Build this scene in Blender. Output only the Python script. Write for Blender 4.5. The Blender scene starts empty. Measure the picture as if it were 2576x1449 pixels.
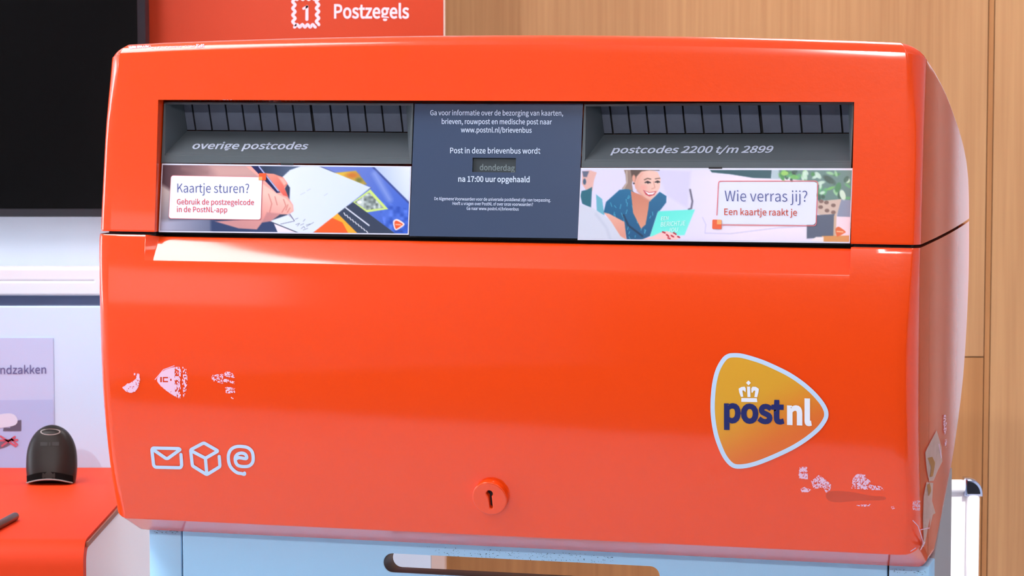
import bpy, bmesh, math, random
import numpy as np
from mathutils import Vector

random.seed(4)
S = bpy.context.scene
COL = S.collection

# ---------------------------------------------------------------- camera
F, TP, TH, BX0, BY0, CZ = 6885.0, 0.0795, math.radians(15.6), -0.0222, 2.834, 1.5
PIT = math.atan(TP); CP, SP = math.cos(PIT), math.sin(PIT); CT, ST = math.cos(TH), math.sin(TH)
cam = bpy.data.cameras.new('camera'); camo = bpy.data.objects.new('camera', cam); COL.objects.link(camo)
cam.sensor_width = 36.0; cam.lens = 36.0 * F / 2576.0; cam.clip_start = 0.05
camo.location = (0, 0, CZ); camo.rotation_euler = (math.pi / 2 - PIT, 0, 0)
cam.dof.use_dof = True; cam.dof.focus_distance = 2.85; cam.dof.aperture_fstop = 24
S.camera = camo

# ---------------------------------------------------------------- world, lights, exposure
W = bpy.data.worlds.new('world'); S.world = W; W.use_nodes = True
W.node_tree.nodes['Background'].inputs[0].default_value = (0.85, 0.9, 1, 1)
W.node_tree.nodes['Background'].inputs[1].default_value = 0.3
S.view_settings.view_transform = 'Standard'; S.view_settings.look = 'None'
S.view_settings.exposure = -0.2; S.view_settings.gamma = 1.0
try: S.view_settings.use_curve_mapping = False
except Exception: pass
S.cycles.use_denoising = True
S.cycles.max_bounces = 8
# ceiling luminaires: (x, y, width, length, strength)
CEIL = 2.9
LIGHTS = [(-1.42, 2.33, 0.7, 1.1, 21.0), (0.85, 1.35, 0.6, 1.2, 5.5),
          (-0.75, -1.4, 0.6, 1.2, 6.0), (1.05, -1.4, 0.6, 1.2, 5.0),
          (-1.9, 3.5, 0.6, 0.9, 9.0), (0.52, 3.72, 0.6, 1.2, 14.0)]
# unseen glowing panels added for mailbox highlights: (y0, y1, z0, z1, strength)
GLOW_PANELS = [(-1.15, -0.05, 1.25, 1.85, 2.0), (2.95, 3.75, 1.05, 2.0, 15.0)]
# added unseen spotlights for board and mailbox: position, aim, power, beam angle
SPOTS = [((1.30, 2.30, 2.80), (0.64, 3.70, 0.90), 380.0, 23), ((-1.15, -0.90, 2.80), (0.0, 2.80, 1.32), 200.0, 26)]


# ================================================================ helpers
def srgb(r, g, b):
    def f(c):
        c /= 255.0
        return c / 12.92 if c <= 0.04045 else ((c + 0.055) / 1.055) ** 2.4
    return (f(r), f(g), f(b), 1.0)

def mat(name, col, rough=0.5, metal=0.0, spec=0.5, coat=0.0, coat_rough=0.05, bump=None, alpha=1.0, var=None):
    m = bpy.data.materials.new(name); m.use_nodes = True
    nt = m.node_tree; b = nt.nodes['Principled BSDF']
    b.inputs['Base Color'].default_value = col
    b.inputs['Roughness'].default_value = rough; b.inputs['Metallic'].default_value = metal
    b.inputs['Specular IOR Level'].default_value = spec
    b.inputs['Coat Weight'].default_value = coat; b.inputs['Coat Roughness'].default_value = coat_rough
    b.inputs['Alpha'].default_value = alpha
    tc = nt.nodes.new('ShaderNodeTexCoord')
    if var:                                   # gentle colour variation: (scale, amount)
        n = nt.nodes.new('ShaderNodeTexNoise'); n.inputs['Scale'].default_value = var[0]; n.inputs['Detail'].default_value = 4
        nt.links.new(tc.outputs['Object'], n.inputs['Vector'])
        hs = nt.nodes.new('ShaderNodeHueSaturation'); hs.inputs['Color'].default_value = col
        mr = nt.nodes.new('ShaderNodeMapRange'); mr.inputs['To Min'].default_value = 1 - var[1]; mr.inputs['To Max'].default_value = 1 + var[1]
        nt.links.new(n.outputs['Fac'], mr.inputs['Value']); nt.links.new(mr.outputs['Result'], hs.inputs['Value'])
        nt.links.new(hs.outputs['Color'], b.inputs['Base Color'])
    if bump:                                  # (scale, strength, distance)
        n = nt.nodes.new('ShaderNodeTexNoise'); n.inputs['Scale'].default_value = bump[0]; n.inputs['Detail'].default_value = 2
        nt.links.new(tc.outputs['Object'], n.inputs['Vector'])
        bp = nt.nodes.new('ShaderNodeBump'); bp.inputs['Strength'].default_value = bump[1]; bp.inputs['Distance'].default_value = bump[2]
        nt.links.new(n.outputs['Fac'], bp.inputs['Height']); nt.links.new(bp.outputs['Normal'], b.inputs['Normal'])
    return m

def mat_vcol(name, rough=0.3, spec=0.4):
    m = mat(name, (1, 1, 1, 1), rough, spec=spec); nt = m.node_tree
    a = nt.nodes.new('ShaderNodeVertexColor'); a.layer_name = 'Col'
    nt.links.new(a.outputs['Color'], nt.nodes['Principled BSDF'].inputs['Base Color'])
    return m

def mat_wood(name, c1, c2, seed=0.0):
    m = mat(name, c1, 0.45, spec=0.35); nt = m.node_tree; b = nt.nodes['Principled BSDF']
    tc = nt.nodes.new('ShaderNodeTexCoord'); mp = nt.nodes.new('ShaderNodeMapping')
    mp.inputs['Scale'].default_value = (55, 55, 1.3); mp.inputs['Location'].default_value = (seed, seed, seed)
    nt.links.new(tc.outputs['Object'], mp.inputs['Vector'])
    n = nt.nodes.new('ShaderNodeTexNoise'); n.inputs['Scale'].default_value = 2.0; n.inputs['Detail'].default_value = 6
    nt.links.new(mp.outputs['Vector'], n.inputs['Vector'])
    mp2 = nt.nodes.new('ShaderNodeMapping'); mp2.inputs['Scale'].default_value = (9, 9, 0.5); mp2.inputs['Location'].default_value = (seed * 2, 3, 1)
    nt.links.new(tc.outputs['Object'], mp2.inputs['Vector'])
    n2 = nt.nodes.new('ShaderNodeTexNoise'); n2.inputs['Scale'].default_value = 1.2; n2.inputs['Detail'].default_value = 3
    nt.links.new(mp2.outputs['Vector'], n2.inputs['Vector'])
    ad = nt.nodes.new('ShaderNodeMath'); ad.operation = 'ADD'; nt.links.new(n.outputs['Fac'], ad.inputs[0]); nt.links.new(n2.outputs['Fac'], ad.inputs[1])
    r = nt.nodes.new('ShaderNodeValToRGB'); r.color_ramp.elements[0].position = 0.33; r.color_ramp.elements[1].position = 0.68
    r.color_ramp.elements[0].color = c1; r.color_ramp.elements[1].color = c2
    h = nt.nodes.new('ShaderNodeMath'); h.operation = 'MULTIPLY'; h.inputs[1].default_value = 0.5
    nt.links.new(ad.outputs[0], h.inputs[0]); nt.links.new(h.outputs[0], r.inputs['Fac']); nt.links.new(r.outputs['Color'], b.inputs['Base Color'])
    return m

def mat_emit(name, col, st):
    m = bpy.data.materials.new(name); m.use_nodes = True; nt = m.node_tree
    b = nt.nodes['Principled BSDF']; b.inputs['Base Color'].default_value = (0.8, 0.8, 0.8, 1)
    b.inputs['Emission Color'].default_value = col; b.inputs['Emission Strength'].default_value = st
    return m

def tag(o, label=None, cat=None, group=None, kind=None):
    if label: o['label'] = label
    if cat: o['category'] = cat
    if group: o['group'] = group
    if kind: o['kind'] = kind
    return o

def empty(name, loc, rz=0.0):
    o = bpy.data.objects.new(name, None); COL.objects.link(o); o.location = loc; o.rotation_euler = (0, 0, rz)
    o.empty_display_size = 0.05
    return o

def link_mesh(name, me, m, parent=None, smooth=None):
    o = bpy.data.objects.new(name, me); COL.objects.link(o)
    if m is not None:
        for mm in (m if isinstance(m, (list, tuple)) else [m]): me.materials.append(mm)
    if parent is not None: o.parent = parent
    if smooth is not None:
        for p in me.polygons: p.use_smooth = True
        me.set_sharp_from_angle(angle=math.radians(smooth))
    return o

def from_bm(name, bm, m, parent=None, smooth=None, org=None):
    if org is not None:
        for v in bm.verts: v.co -= Vector(org)
    me = bpy.data.meshes.new(name); bm.to_mesh(me); bm.free()
    return link_mesh(name, me, m, parent, smooth)

def bm_box(bm, x0, x1, y0, y1, z0, z1, bev=0.0, seg=2):
    r = bmesh.ops.create_cube(bm, size=1.0)
    for v in r['verts']:
        v.co = ((x0 + x1) / 2 + v.co.x * (x1 - x0), (y0 + y1) / 2 + v.co.y * (y1 - y0), (z0 + z1) / 2 + v.co.z * (z1 - z0))
    if bev > 0:
        es = list({e for v in r['verts'] for e in v.link_edges})
        bmesh.ops.bevel(bm, geom=es, offset=bev, segments=seg, profile=0.5, affect='EDGES')

def box_obj(name, ext, m, parent=None, bev=0.0, org=None, smooth=None, seg=2):
    bm = bmesh.new(); bm_box(bm, *ext, bev=bev, seg=seg)
    return from_bm(name, bm, m, parent, smooth if smooth is not None else (40 if bev > 0 else None), org)

def poly_mesh(name, verts, faces, m, parent=None, smooth=None):
    me = bpy.data.meshes.new(name); me.from_pydata([tuple(v) for v in verts], [], faces); me.update()
    return link_mesh(name, me, m, parent, smooth)

def fill2d(loops, extrude=0.0, bevel=0.0, bres=2):
    """filled 2-D outline (holes allowed) -> mesh in its own xy plane"""
    c = bpy.data.curves.new('outline', 'CURVE'); c.dimensions = '2D'; c.fill_mode = 'BOTH'
    c.extrude = extrude; c.bevel_depth = bevel; c.bevel_resolution = bres
    for lp in loops:
        s = c.splines.new('POLY'); s.points.add(len(lp) - 1)
        for p, q in zip(s.points, lp): p.co = (q[0], q[1], 0, 1)
        s.use_cyclic_u = True
    o = bpy.data.objects.new('outline', c); COL.objects.link(o)
    dg = bpy.context.evaluated_depsgraph_get()
    me = bpy.data.meshes.new_from_object(o.evaluated_get(dg), depsgraph=dg)
    bpy.data.objects.remove(o); bpy.data.curves.remove(c)
    return me

_font = None
def font():
    global _font
    if _font is None:
        _font = False
        try:
            import os
            p = os.path.join(bpy.utils.resource_path('LOCAL'), 'datafiles', 'fonts', 'Noto Sans CJK Regular.woff2')
            if os.path.exists(p): _font = bpy.data.fonts.load(p)
        except Exception:
            _font = False
    return _font

_fit = None
def capfit():
    global _fit
    if _fit is None:
        c = bpy.data.curves.new('h', 'FONT'); c.body = 'H'
        if font(): c.font = font()
        o = bpy.data.objects.new('h', c); COL.objects.link(o)
        me = bpy.data.meshes.new_from_object(o.evaluated_get(bpy.context.evaluated_depsgraph_get()))
        _fit = 0.733 / max(v.co.y for v in me.vertices); bpy.data.objects.remove(o); bpy.data.meshes.remove(me)
    return _fit
def text_mesh(body, bold=0.0, shear=0.0, spacing=1.0, res=4):
    """lettering as a flat mesh; returns the mesh with width normalised to 1 and y in the same unit, baseline at 0"""
    c = bpy.data.curves.new('lettering', 'FONT'); c.body = body
    if font(): c.font = font()
    c.size = 1.0 * capfit(); c.offset = bold; c.shear = shear; c.space_character = spacing; c.resolution_u = res
    o = bpy.data.objects.new('lettering', c); COL.objects.link(o)
    dg = bpy.context.evaluated_depsgraph_get()
    me = bpy.data.meshes.new_from_object(o.evaluated_get(dg), depsgraph=dg)
    bpy.data.objects.remove(o); bpy.data.curves.remove(c)
    xs = [v.co.x for v in me.vertices]; x0, x1 = min(xs), max(xs)
    for v in me.vertices: v.co.x -= x0
    return me, (x1 - x0)

# ---- pixel of the photograph -> ray -> point on a real surface
def ray(px, py):
    a = (px - 1288.0) / F; b = (724.5 - py) / F
    return (a, CP + b * SP, -SP + b * CP)
def rbox(px, py):
    r = ray(px, py)
    o = (-BX0 * CT + BY0 * ST, -BX0 * ST - BY0 * CT)
    return o, (r[0] * CT - r[1] * ST, r[0] * ST + r[1] * CT, r[2])
class Front:                      # a surface d = f(x, z) of the mailbox, in the mailbox's own axes
    def __init__(s, f): s.f = f
    def hit(s, px, py, eps=0.0):
        (ox, od), (rx, rd, rz) = rbox(px, py); d = 0.0
        for _ in range(8):
            t = (d - od) / rd; x = ox + t * rx; z = CZ + t * rz; d = s.f(x, z)
        t = (d - od) / rd; x = ox + t * rx; z = CZ + t * rz; h = 0.002
        n = Vector(((s.f(x + h, z) - s.f(x - h, z)) / (2 * h), -1, (s.f(x, z + h) - s.f(x, z - h)) / (2 * h))).normalized()
        return Vector((x, d, z)) + n * eps
class Plane3:                     # a plane through three mailbox points
    def __init__(s, a, b, c):
        s.a = Vector(a); s.n = (Vector(b) - s.a).cross(Vector(c) - s.a).normalized()
        if s.n.y > 0: s.n = -s.n
    def hit(s, px, py, eps=0.0):
        (ox, od), r = rbox(px, py); o = Vector((ox, od, CZ)); r = Vector(r)
        return o + r * ((s.a - o).dot(s.n) / r.dot(s.n)) + s.n * eps
class SideX:                      # the mailbox side x = const
    def __init__(s, x): s.x = x
    def hit(s, px, py, eps=0.0):
        (ox, od), r = rbox(px, py); t = (s.x - ox) / r[0]
        return Vector((s.x + eps, od + t * r[1], CZ + t * r[2]))
class WallY:                      # a world plane y = const
    def __init__(s, y): s.y = y
    def hit(s, px, py, eps=0.0):
        r = ray(px, py); t = s.y / r[1]
        return Vector((t * r[0], s.y - eps, CZ + t * r[2]))
class FloorZ:
    def __init__(s, z): s.z = z
    def hit(s, px, py, eps=0.0):
        r = ray(px, py); t = (s.z - CZ) / r[2]
        return Vector((t * r[0], t * r[1], s.z + eps))

def lay(name, me, surf, eps, m, parent, org=None, slice_y=None, grad=None):
    """map a flat mesh drawn in photograph pixels onto a surface"""
    if slice_y:
        bm = bmesh.new(); bm.from_mesh(me)
        ys = [v.co.y for v in bm.verts]; y = min(ys) + slice_y
        while y < max(ys):
            bmesh.ops.bisect_plane(bm, geom=bm.verts[:] + bm.edges[:] + bm.faces[:], plane_co=(0, y, 0), plane_no=(0, 1, 0)); y += slice_y
        if grad:
            xs = [v.co.x for v in bm.verts]; x = min(xs) + slice_y
            while x < max(xs):
                bmesh.ops.bisect_plane(bm, geom=bm.verts[:] + bm.edges[:] + bm.faces[:], plane_co=(x, 0, 0), plane_no=(1, 0, 0)); x += slice_y
        bm.to_mesh(me); bm.free()
    if grad:
        at = me.color_attributes.new('Col', 'FLOAT_COLOR', 'POINT')
        for i, v in enumerate(me.vertices): at.data[i].color = grad(v.co.x, v.co.y)
    o3 = Vector(org) if org is not None else Vector((0, 0, 0))
    for v in me.vertices: v.co = surf.hit(v.co.x, v.co.y, eps) - o3
    me.update()
    return link_mesh(name, me, m, parent)

def text_on(name, body, surf, eps, m, parent, bl, br, xh=None, cap=None, up=None, bold=0.0, shear=0.0, spacing=1.0, org=None, slice_y=None):
    """bl, br: photograph pixels of the baseline ends; cap: pixel height of a capital; up: direction of 'up' per pixel"""
    me, w = text_mesh(body, bold, shear, spacing)
    ux, uy = (br[0] - bl[0]) / w, (br[1] - bl[1]) / w
    k = cap / 0.733
    upx, upy = up if up else (0.0, -1.0)
    for v in me.vertices:
        u, h = v.co.x, v.co.y
        v.co = (bl[0] + u * ux + h * k * upx, bl[1] + u * uy + h * k * upy, 0)
    return lay(name, me, surf, eps, m, parent, org, slice_y)

def join_meshes(name, objs):
    """merge freshly laid meshes (same parent, same axes) into the first"""
    bm = bmesh.new(); mats = []
    for o in objs:
        off = len(mats)
        n0 = len(bm.faces); bm.from_mesh(o.data); bm.faces.ensure_lookup_table()
        for fc in bm.faces[n0:]: fc.material_index += off
        mats += list(o.data.materials)
    a = objs[0]; par = a.parent
    me = bpy.data.meshes.new(name); bm.to_mesh(me); bm.free()
    for m in mats: me.materials.append(m)
    for o in objs: bpy.data.objects.remove(o)
    o = bpy.data.objects.new(name, me); COL.objects.link(o); o.parent = par
    return o

def arc(cx, cy, r, a0, a1, n):
    return [(cx + r * math.cos(math.radians(a0 + (a1 - a0) * i / n)), cy + r * math.sin(math.radians(a0 + (a1 - a0) * i / n))) for i in range(n + 1)]
def smooth_loop(pts, n=4):
    """closed Catmull-Rom through the points"""
    out = []; N = len(pts)
    for i in range(N):
        p0, p1, p2, p3 = [np.array(pts[(i + k) % N], float) for k in (-1, 0, 1, 2)]
        for j in range(n):
            t = j / n
            out.append(tuple(0.5 * ((2 * p1) + (-p0 + p2) * t + (2 * p0 - 5 * p1 + 4 * p2 - p3) * t * t + (-p0 + 3 * p1 - 3 * p2 + p3) * t ** 3)))
    return out
def round_poly(pts, r, n=4):
    """closed polygon with rounded corners (r: one radius or one per corner)"""
    out = []; N = len(pts)
    for i in range(N):
        p = Vector(pts[i]).to_2d() if len(pts[i]) > 2 else Vector(pts[i]); a = Vector(pts[i - 1][:2]) - p; b = Vector(pts[(i + 1) % N][:2]) - p
        rr = r[i] if isinstance(r, (list, tuple)) else r
        if rr <= 0: out.append(tuple(p)); continue
        la, lb = a.length, b.length; a.normalize(); b.normalize()
        ang = math.acos(max(-1, min(1, a.dot(b)))) / 2
        tl = min(rr / math.tan(ang), la * 0.49, lb * 0.49); rr = tl * math.tan(ang)
        c = p + (a + b).normalized() * (rr / math.sin(ang))
        s = p + a * tl - c; e = p + b * tl - c
        a0 = math.atan2(s.y, s.x); a1 = math.atan2(e.y, e.x); da = (a1 - a0 + math.pi) % (2 * math.pi) - math.pi
        for k in range(n + 1):
            q = a0 + da * k / n; out.append((c.x + rr * math.cos(q), c.y + rr * math.sin(q)))
    return out
def offset_poly(pts, d):
    """inset a closed polygon by d (pixels)"""
    P = np.array(pts, float); N = len(P); area = 0.5 * sum(P[i][0] * P[(i + 1) % N][1] - P[(i + 1) % N][0] * P[i][1] for i in range(N))
    s = 1 if area > 0 else -1; out = []
    for i in range(N):
        t = P[(i + 1) % N] - P[i - 1]; t /= np.linalg.norm(t); out.append(tuple(P[i] + s * d * np.array((-t[1], t[0]))))
    return out
def stroke(pts, w, closed=False, cap=True, corner=None):
    """quads of one continuous line of width w with mitred joints and round ends (no overlaps)"""
    P = [Vector(p[:2]) for p in pts]
    P = [p for i, p in enumerate(P) if i == 0 or (p - P[i - 1]).length > 1e-5]
    if corner:                                   # round the inner corners first
        Q = [P[0]]
        for i in range(1, len(P) - 1):
            a, p, b = P[i - 1], P[i], P[i + 1]; r = min(corner, (a - p).length * .45, (b - p).length * .45)
            s_, e_ = p + (a - p).normalized() * r, p + (b - p).normalized() * r
            for k in range(5): t = k / 4; Q.append(s_ * (1 - t) ** 2 + p * 2 * t * (1 - t) + e_ * t * t)
        P = Q + [P[-1]]
    N = len(P); Lf, Rt = [], []
    for i in range(N):
        t0 = (P[i] - P[i - 1]) if (i > 0 or closed) else (P[1] - P[0]); t1 = (P[(i + 1) % N] - P[i]) if (i < N - 1 or closed) else (P[-1] - P[-2])
        t0 = t0.normalized(); t1 = t1.normalized(); n0 = Vector((-t0.y, t0.x)); n = n0 + Vector((-t1.y, t1.x)); n.normalize()
        m = n * (w / 2) / max(.45, n.dot(n0)); Lf.append(P[i] + m); Rt.append(P[i] - m)
    L = []
    for i in range(N if closed else N - 1):
        j = (i + 1) % N; L.append([tuple(Lf[i]), tuple(Lf[j]), tuple(Rt[j]), tuple(Rt[i])])
    if cap and not closed:
        for p, t in ((P[0], P[0] - P[1]), (P[-1], P[-1] - P[-2])):
            a = math.degrees(math.atan2(t.y, t.x)); L.append(arc(p.x, p.y, w / 2, a - 90, a + 90, 8))
    return L
def polys_me(loops):
    """a flat mesh with one face per loop (overlaps allowed: same colour)"""
    v = []; f = []
    for lp in loops: f.append(list(range(len(v), len(v) + len(lp)))); v += [(p[0], p[1], 0) for p in lp]
    me = bpy.data.meshes.new('m'); me.from_pydata(v, [], f); return me

# value noise for wear marks
_rng = np.random.RandomState(11); _lat = _rng.rand(64, 64)
def vnoise(x, y):
    xi = np.floor(x).astype(int); yi = np.floor(y).astype(int); fx = x - xi; fy = y - yi
    fx = fx * fx * (3 - 2 * fx); fy = fy * fy * (3 - 2 * fy); g = lambda a, b: _lat[a % 64, b % 64]
    return (g(xi, yi) * (1 - fx) + g(xi + 1, yi) * fx) * (1 - fy) + (g(xi, yi + 1) * (1 - fx) + g(xi + 1, yi + 1) * fx) * fy
def inside(poly, X, Y):
    r = np.zeros(X.shape, bool); N = len(poly)
    for i in range(N):
        x0, y0 = poly[i]; x1, y1 = poly[(i + 1) % N]
        if y0 == y1: continue
        c = ((y0 > Y) != (y1 > Y)) & (X < (x1 - x0) * (Y - y0) / (y1 - y0) + x0); r ^= c
    return r
def residue(name, polys, thr, freq, surf, eps, m, parent, cell=1.3, keep=None):
    """flaking remains of a peeled sticker: irregular scraps lying on the surface"""
    allp = [p for q in polys for p in q]; xs = [p[0] for p in allp]; ys = [p[1] for p in allp]
    X, Y = np.meshgrid(np.arange(min(xs), max(xs), cell), np.arange(min(ys), max(ys), cell))
    M = np.zeros(X.shape, bool)
    for q in polys: M |= inside(q, X, Y)
    nz = 0.6 * vnoise(X / freq, Y / freq) + 0.4 * vnoise(X / freq * 2.7 + 9, Y / freq * 2.7 + 5)
    M &= nz > thr
    if keep is not None: M &= keep(X, Y)
    vid = {}; V = []; Fc = []
    def vert(i, j):
        if (i, j) not in vid: vid[(i, j)] = len(V); V.append(surf.hit(min(xs) + j * cell, min(ys) + i * cell, eps))
        return vid[(i, j)]
    for i, j in zip(*np.nonzero(M)): Fc.append([vert(i, j), vert(i, j + 1), vert(i + 1, j + 1), vert(i + 1, j)])
    return poly_mesh(name, V, Fc, m, parent)

# ================================================================ materials
ORANGE = mat('orange_paint', (0.93, 0.066, 0.0035, 1), 0.36, spec=0.15, coat=1.0, coat_rough=0.1, bump=(260, 0.055, 0.002), var=(3.0, 0.03))
ORANGE_DK = mat('orange_counter', (0.72, 0.048, 0.007, 1), 0.55, spec=0.2, var=(2.0, 0.03))
ORANGE_SIGN = mat('orange_print', (0.62, 0.055, 0.014, 1), 0.45, spec=0.4, var=(1.5, 0.03))
DARK = mat('dark_core', (0.012, 0.010, 0.011, 1), 0.7)
GREY = mat('slot_grey', srgb(80, 88, 93), 0.5, spec=0.4, bump=(700, 0.05, 0.001), var=(40, 0.05))
FLAP = mat('flap_grey', srgb(98, 104, 120), 0.55, spec=0.3, var=(90, 0.12))
SLATE = mat('slate_panel', srgb(60, 75, 102), 0.25, spec=0.45, var=(4, 0.04))
LET_W = mat('lettering_white', srgb(205, 220, 245), 0.5)
LET_PLATE = mat('lettering_plate', srgb(185, 195, 215), 0.5)
LET_DIM = mat('lettering_dim', srgb(120, 135, 138), 0.6)
DAYWIN = mat('day_window', srgb(50, 60, 66), 0.3)
CARDW = mat('card_white', srgb(236, 238, 250), 0.35)
RULE = mat('card_rule', srgb(226, 110, 120), 0.4)
EDGE = mat('card_edge', srgb(222, 222, 240), 0.3)
BLUE_T = mat('text_blue', srgb(74, 84, 150), 0.5)
RED_T = mat('text_red', srgb(214, 70, 84), 0.5)
RED_T2 = mat('text_brick', srgb(205, 72, 50), 0.5)
SQ_O = mat('square_orange', srgb(236, 88, 34), 0.4)
SQ_L = mat('square_light', srgb(252, 165, 95), 0.4)
PRINT = mat_vcol('printed_picture', 0.28)
LOGO_V = mat_vcol('logo_print', 0.3, 0.5)
STICKER = mat('sticker_pale', srgb(198, 222, 248), 0.35)
NAVY = mat('navy_print', srgb(28, 38, 104), 0.35)
WHITE_P = mat('white_print', srgb(238, 242, 252), 0.35)
FLAKE = mat('sticker_flake', srgb(243, 198, 222), 0.6)
SMUDGE = mat('grey_smudge', srgb(150, 92, 84), 0.7, alpha=0.2)
TAPE = mat('torn_tape', srgb(236, 214, 206), 0.2, alpha=0.7, spec=0.6, var=(60, 0.2))
TAPE_Y = mat('tape_glue', srgb(190, 130, 60), 0.4, alpha=0.85)
STEEL_B = mat('light_blue_steel', (0.40, 0.72, 1.0, 1), 0.42, spec=0.45, bump=(500, 0.04, 0.001), var=(6, 0.04))
STEEL_G = mat('grey_steel', srgb(168, 166, 168), 0.5)
SLOT_IN = mat('slot_inside', srgb(70, 72, 80), 0.5)
CHIP = mat('chipped_paint', srgb(40, 46, 56), 0.7)
WHITE = mat('white_laminate', srgb(196, 226, 255), 0.4, var=(2, 0.02))
WHITE2 = mat('white_moulding', srgb(240, 240, 246), 0.3, spec=0.5)
GREYW = mat('pale_grey', srgb(150, 162, 192), 0.5)
PAPER = mat('poster_paper', srgb(184, 210, 250), 0.6, var=(5, 0.02))
PAPER2 = mat('poster_photo_ground', srgb(168, 196, 244), 0.6, var=(9, 0.05))
INK = mat('poster_ink', srgb(92, 102, 158), 0.6)
BEIGE = mat('beige_edge', srgb(228, 200, 185), 0.5)
BROWN = mat('edge_band', srgb(150, 92, 70), 0.5)
SCREEN = mat('screen_black', srgb(10, 10, 11), 0.25, spec=0.3)
BEZEL = mat('bezel_black', srgb(28, 30, 38), 0.45)
READER = mat('reader_plastic', srgb(34, 30, 27), 0.42, spec=0.25)
READER_D = mat('reader_dark', srgb(10, 9, 9), 0.8, spec=0.1)
READER_RIM = mat('reader_rim', srgb(150, 145, 142), 0.4)
PEN = mat('pen_brown', srgb(66, 46, 36), 0.35, spec=0.5)
ALU = mat('white_aluminium', srgb(250, 249, 252), 0.3, spec=0.5)
CHROME = mat('chrome', srgb(205, 212, 235), 0.12, metal=1.0)
BOARDW = mat('board_sheet', srgb(250, 248, 252), 0.5)
WOOD = mat_wood('wood_veneer', srgb(186, 134, 90), srgb(214, 164, 114))
WOOD2 = mat_wood('wood_veneer_lower', srgb(180, 122, 74), srgb(208, 150, 96), 7.3)
GROOVE = mat('wood_groove', srgb(150, 104, 72), 0.6)
WALLW = mat('wall_paint', (0.78, 0.88, 1.0, 1), 0.6, var=(1.5, 0.02))
WALLD = mat('front_wall_paint', srgb(44, 38, 37), 0.7)
CEILM = mat('ceiling_tile', srgb(225, 225, 228), 0.8)
FLOORM = mat('floor_vinyl', srgb(240, 238, 242), 0.4, var=(3, 0.03))
REFLM = mat_wood('door_veneer', srgb(120, 78, 52), srgb(150, 100, 66), 3.1)  # dark veneer for the added panels mirrored in the mailbox side
LAMP_F = mat('lamp_frame', srgb(230, 230, 232), 0.5)

# ================================================================ room shell
def struct(name, ext, m):
    return tag(box_obj(name, ext, m), kind='structure')
XL, XR, YF, YB = -3.2, 2.4, -3.0, 4.7
struct('floor', (XL - .1, XR + .1, YF - .1, YB + .2, -0.1, 0.0), FLOORM)
struct('ceiling', (XL - .1, XR + .1, YF - .1, YB + .2, CEIL, CEIL + 0.1), CEILM)
struct('wall_left', (XL - .1, XL, YF, YB, 0, CEIL), WALLW)
struct('wall_right', (XR, XR + .1, YF, YB, 0, CEIL), WALLW)
struct('wall_front', (XL, XR, YF - .1, YF, 0, CEIL), WALLD)
# wood-clad back wall: veneer boards with grooves between them
wy = WallY(YB)
tag(box_obj('entrance_carpet', (-2.9, 2.2, -2.8, 0.85, 0.0, 0.012), mat('dark_carpet', srgb(48, 44, 46), .9, var=(30, .1)), bev=.004), 'wide dark entrance carpet on the pale floor in front of the counter', 'carpet')  # unseen dark sheet added so the housing mirrors a darker floor
xg = [wy.hit(2478, 700).x, wy.hit(2493, 700).x]; zj = wy.hit(2478, 898).z
xg0 = wy.hit(2432, 898).x
bm = bmesh.new(); bm_box(bm, -1.2, XR, YB + 0.012, YB + 0.1, 0, CEIL); n0 = len(bm.faces)
for f_ in bm.faces: f_.material_index = 2
def board(x0, x1, z0, z1, mi):
    k = len(bm.faces); bm_box(bm, x0 + .0008, x1 - .0008, YB, YB + 0.012, z0 + .001, z1 - .001); bm.faces.ensure_lookup_table()
    for f_ in bm.faces[k:]: f_.material_index = mi
board(-1.2, -0.3, 0, zj, 1); board(-0.3, xg[0], 0, zj, 1)
board(-1.2, -0.3, zj, CEIL, 0); board(-0.3, xg[0], zj, CEIL, 0)
board(xg[0], xg[1], 0, CEIL, 1)
board(xg[1], 1.42, 0, CEIL, 0); board(1.42, XR, 0, CEIL, 0)
tag(from_bm('wall_back', bm, [WOOD, WOOD2, GROOVE]), kind='structure')
# white partition behind the counter; it ends in a beige post
YP = 4.15
px_r = WallY(YP).hit(1117, 700).x
struct('wall_partition', (XL, px_r - 0.021, YP, YP + 0.12, 0, CEIL), WALLW)
struct('trim_1', (px_r - 0.0205, px_r, YP, YP + 0.12, 0, CEIL), BEIGE)

struct('trim_2', (0.95, 1.092, YB - .02, YB - .0005, 0, CEIL), WHITE2)  # unseen white strip added to reflect in the mailbox side
struct('trim_3', (1.180, 1.208, YB - .018, YB - .0005, 0, 2.1), BEIGE)  # pale strip added out of view for the side's bright streak
struct('door_1', (1.2085, 2.1, YB - .015, YB - .0005, 0, 2.1), REFLM)  # invented dark panel, keeps the side's reflection brown
struct('trim_4', (1.0925, 1.1795, YB - .015, YB - .0005, 0, 2.1), REFLM)  # dark infill added between the reflected strips
for i, (y0, y1, z0, z1, st) in enumerate(GLOW_PANELS):  # added glow sources, mirrored along the mailbox edges and belly
    wnd = tag(empty('window_%d' % (i + 1), (XL, (y0 + y1) / 2, z0)), kind='structure'); o3 = (XL, (y0 + y1) / 2, z0)
    box_obj('window_pane', (XL + .002, XL + .01, y0, y1, z0, z1), mat_emit('daylight_pane', (0.80, 0.90, 1.0, 1), st), wnd, org=o3)
    bm = bmesh.new()
    for e in ((y0 - .05, y0, z0 - .05, z1 + .05), (y1, y1 + .05, z0 - .05, z1 + .05), (y0, y1, z0 - .05, z0), (y0, y1, z1, z1 + .05)): bm_box(bm, XL + .001, XL + .04, *e)
    from_bm('window_frame', bm, LAMP_F, wnd, None, o3)
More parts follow.
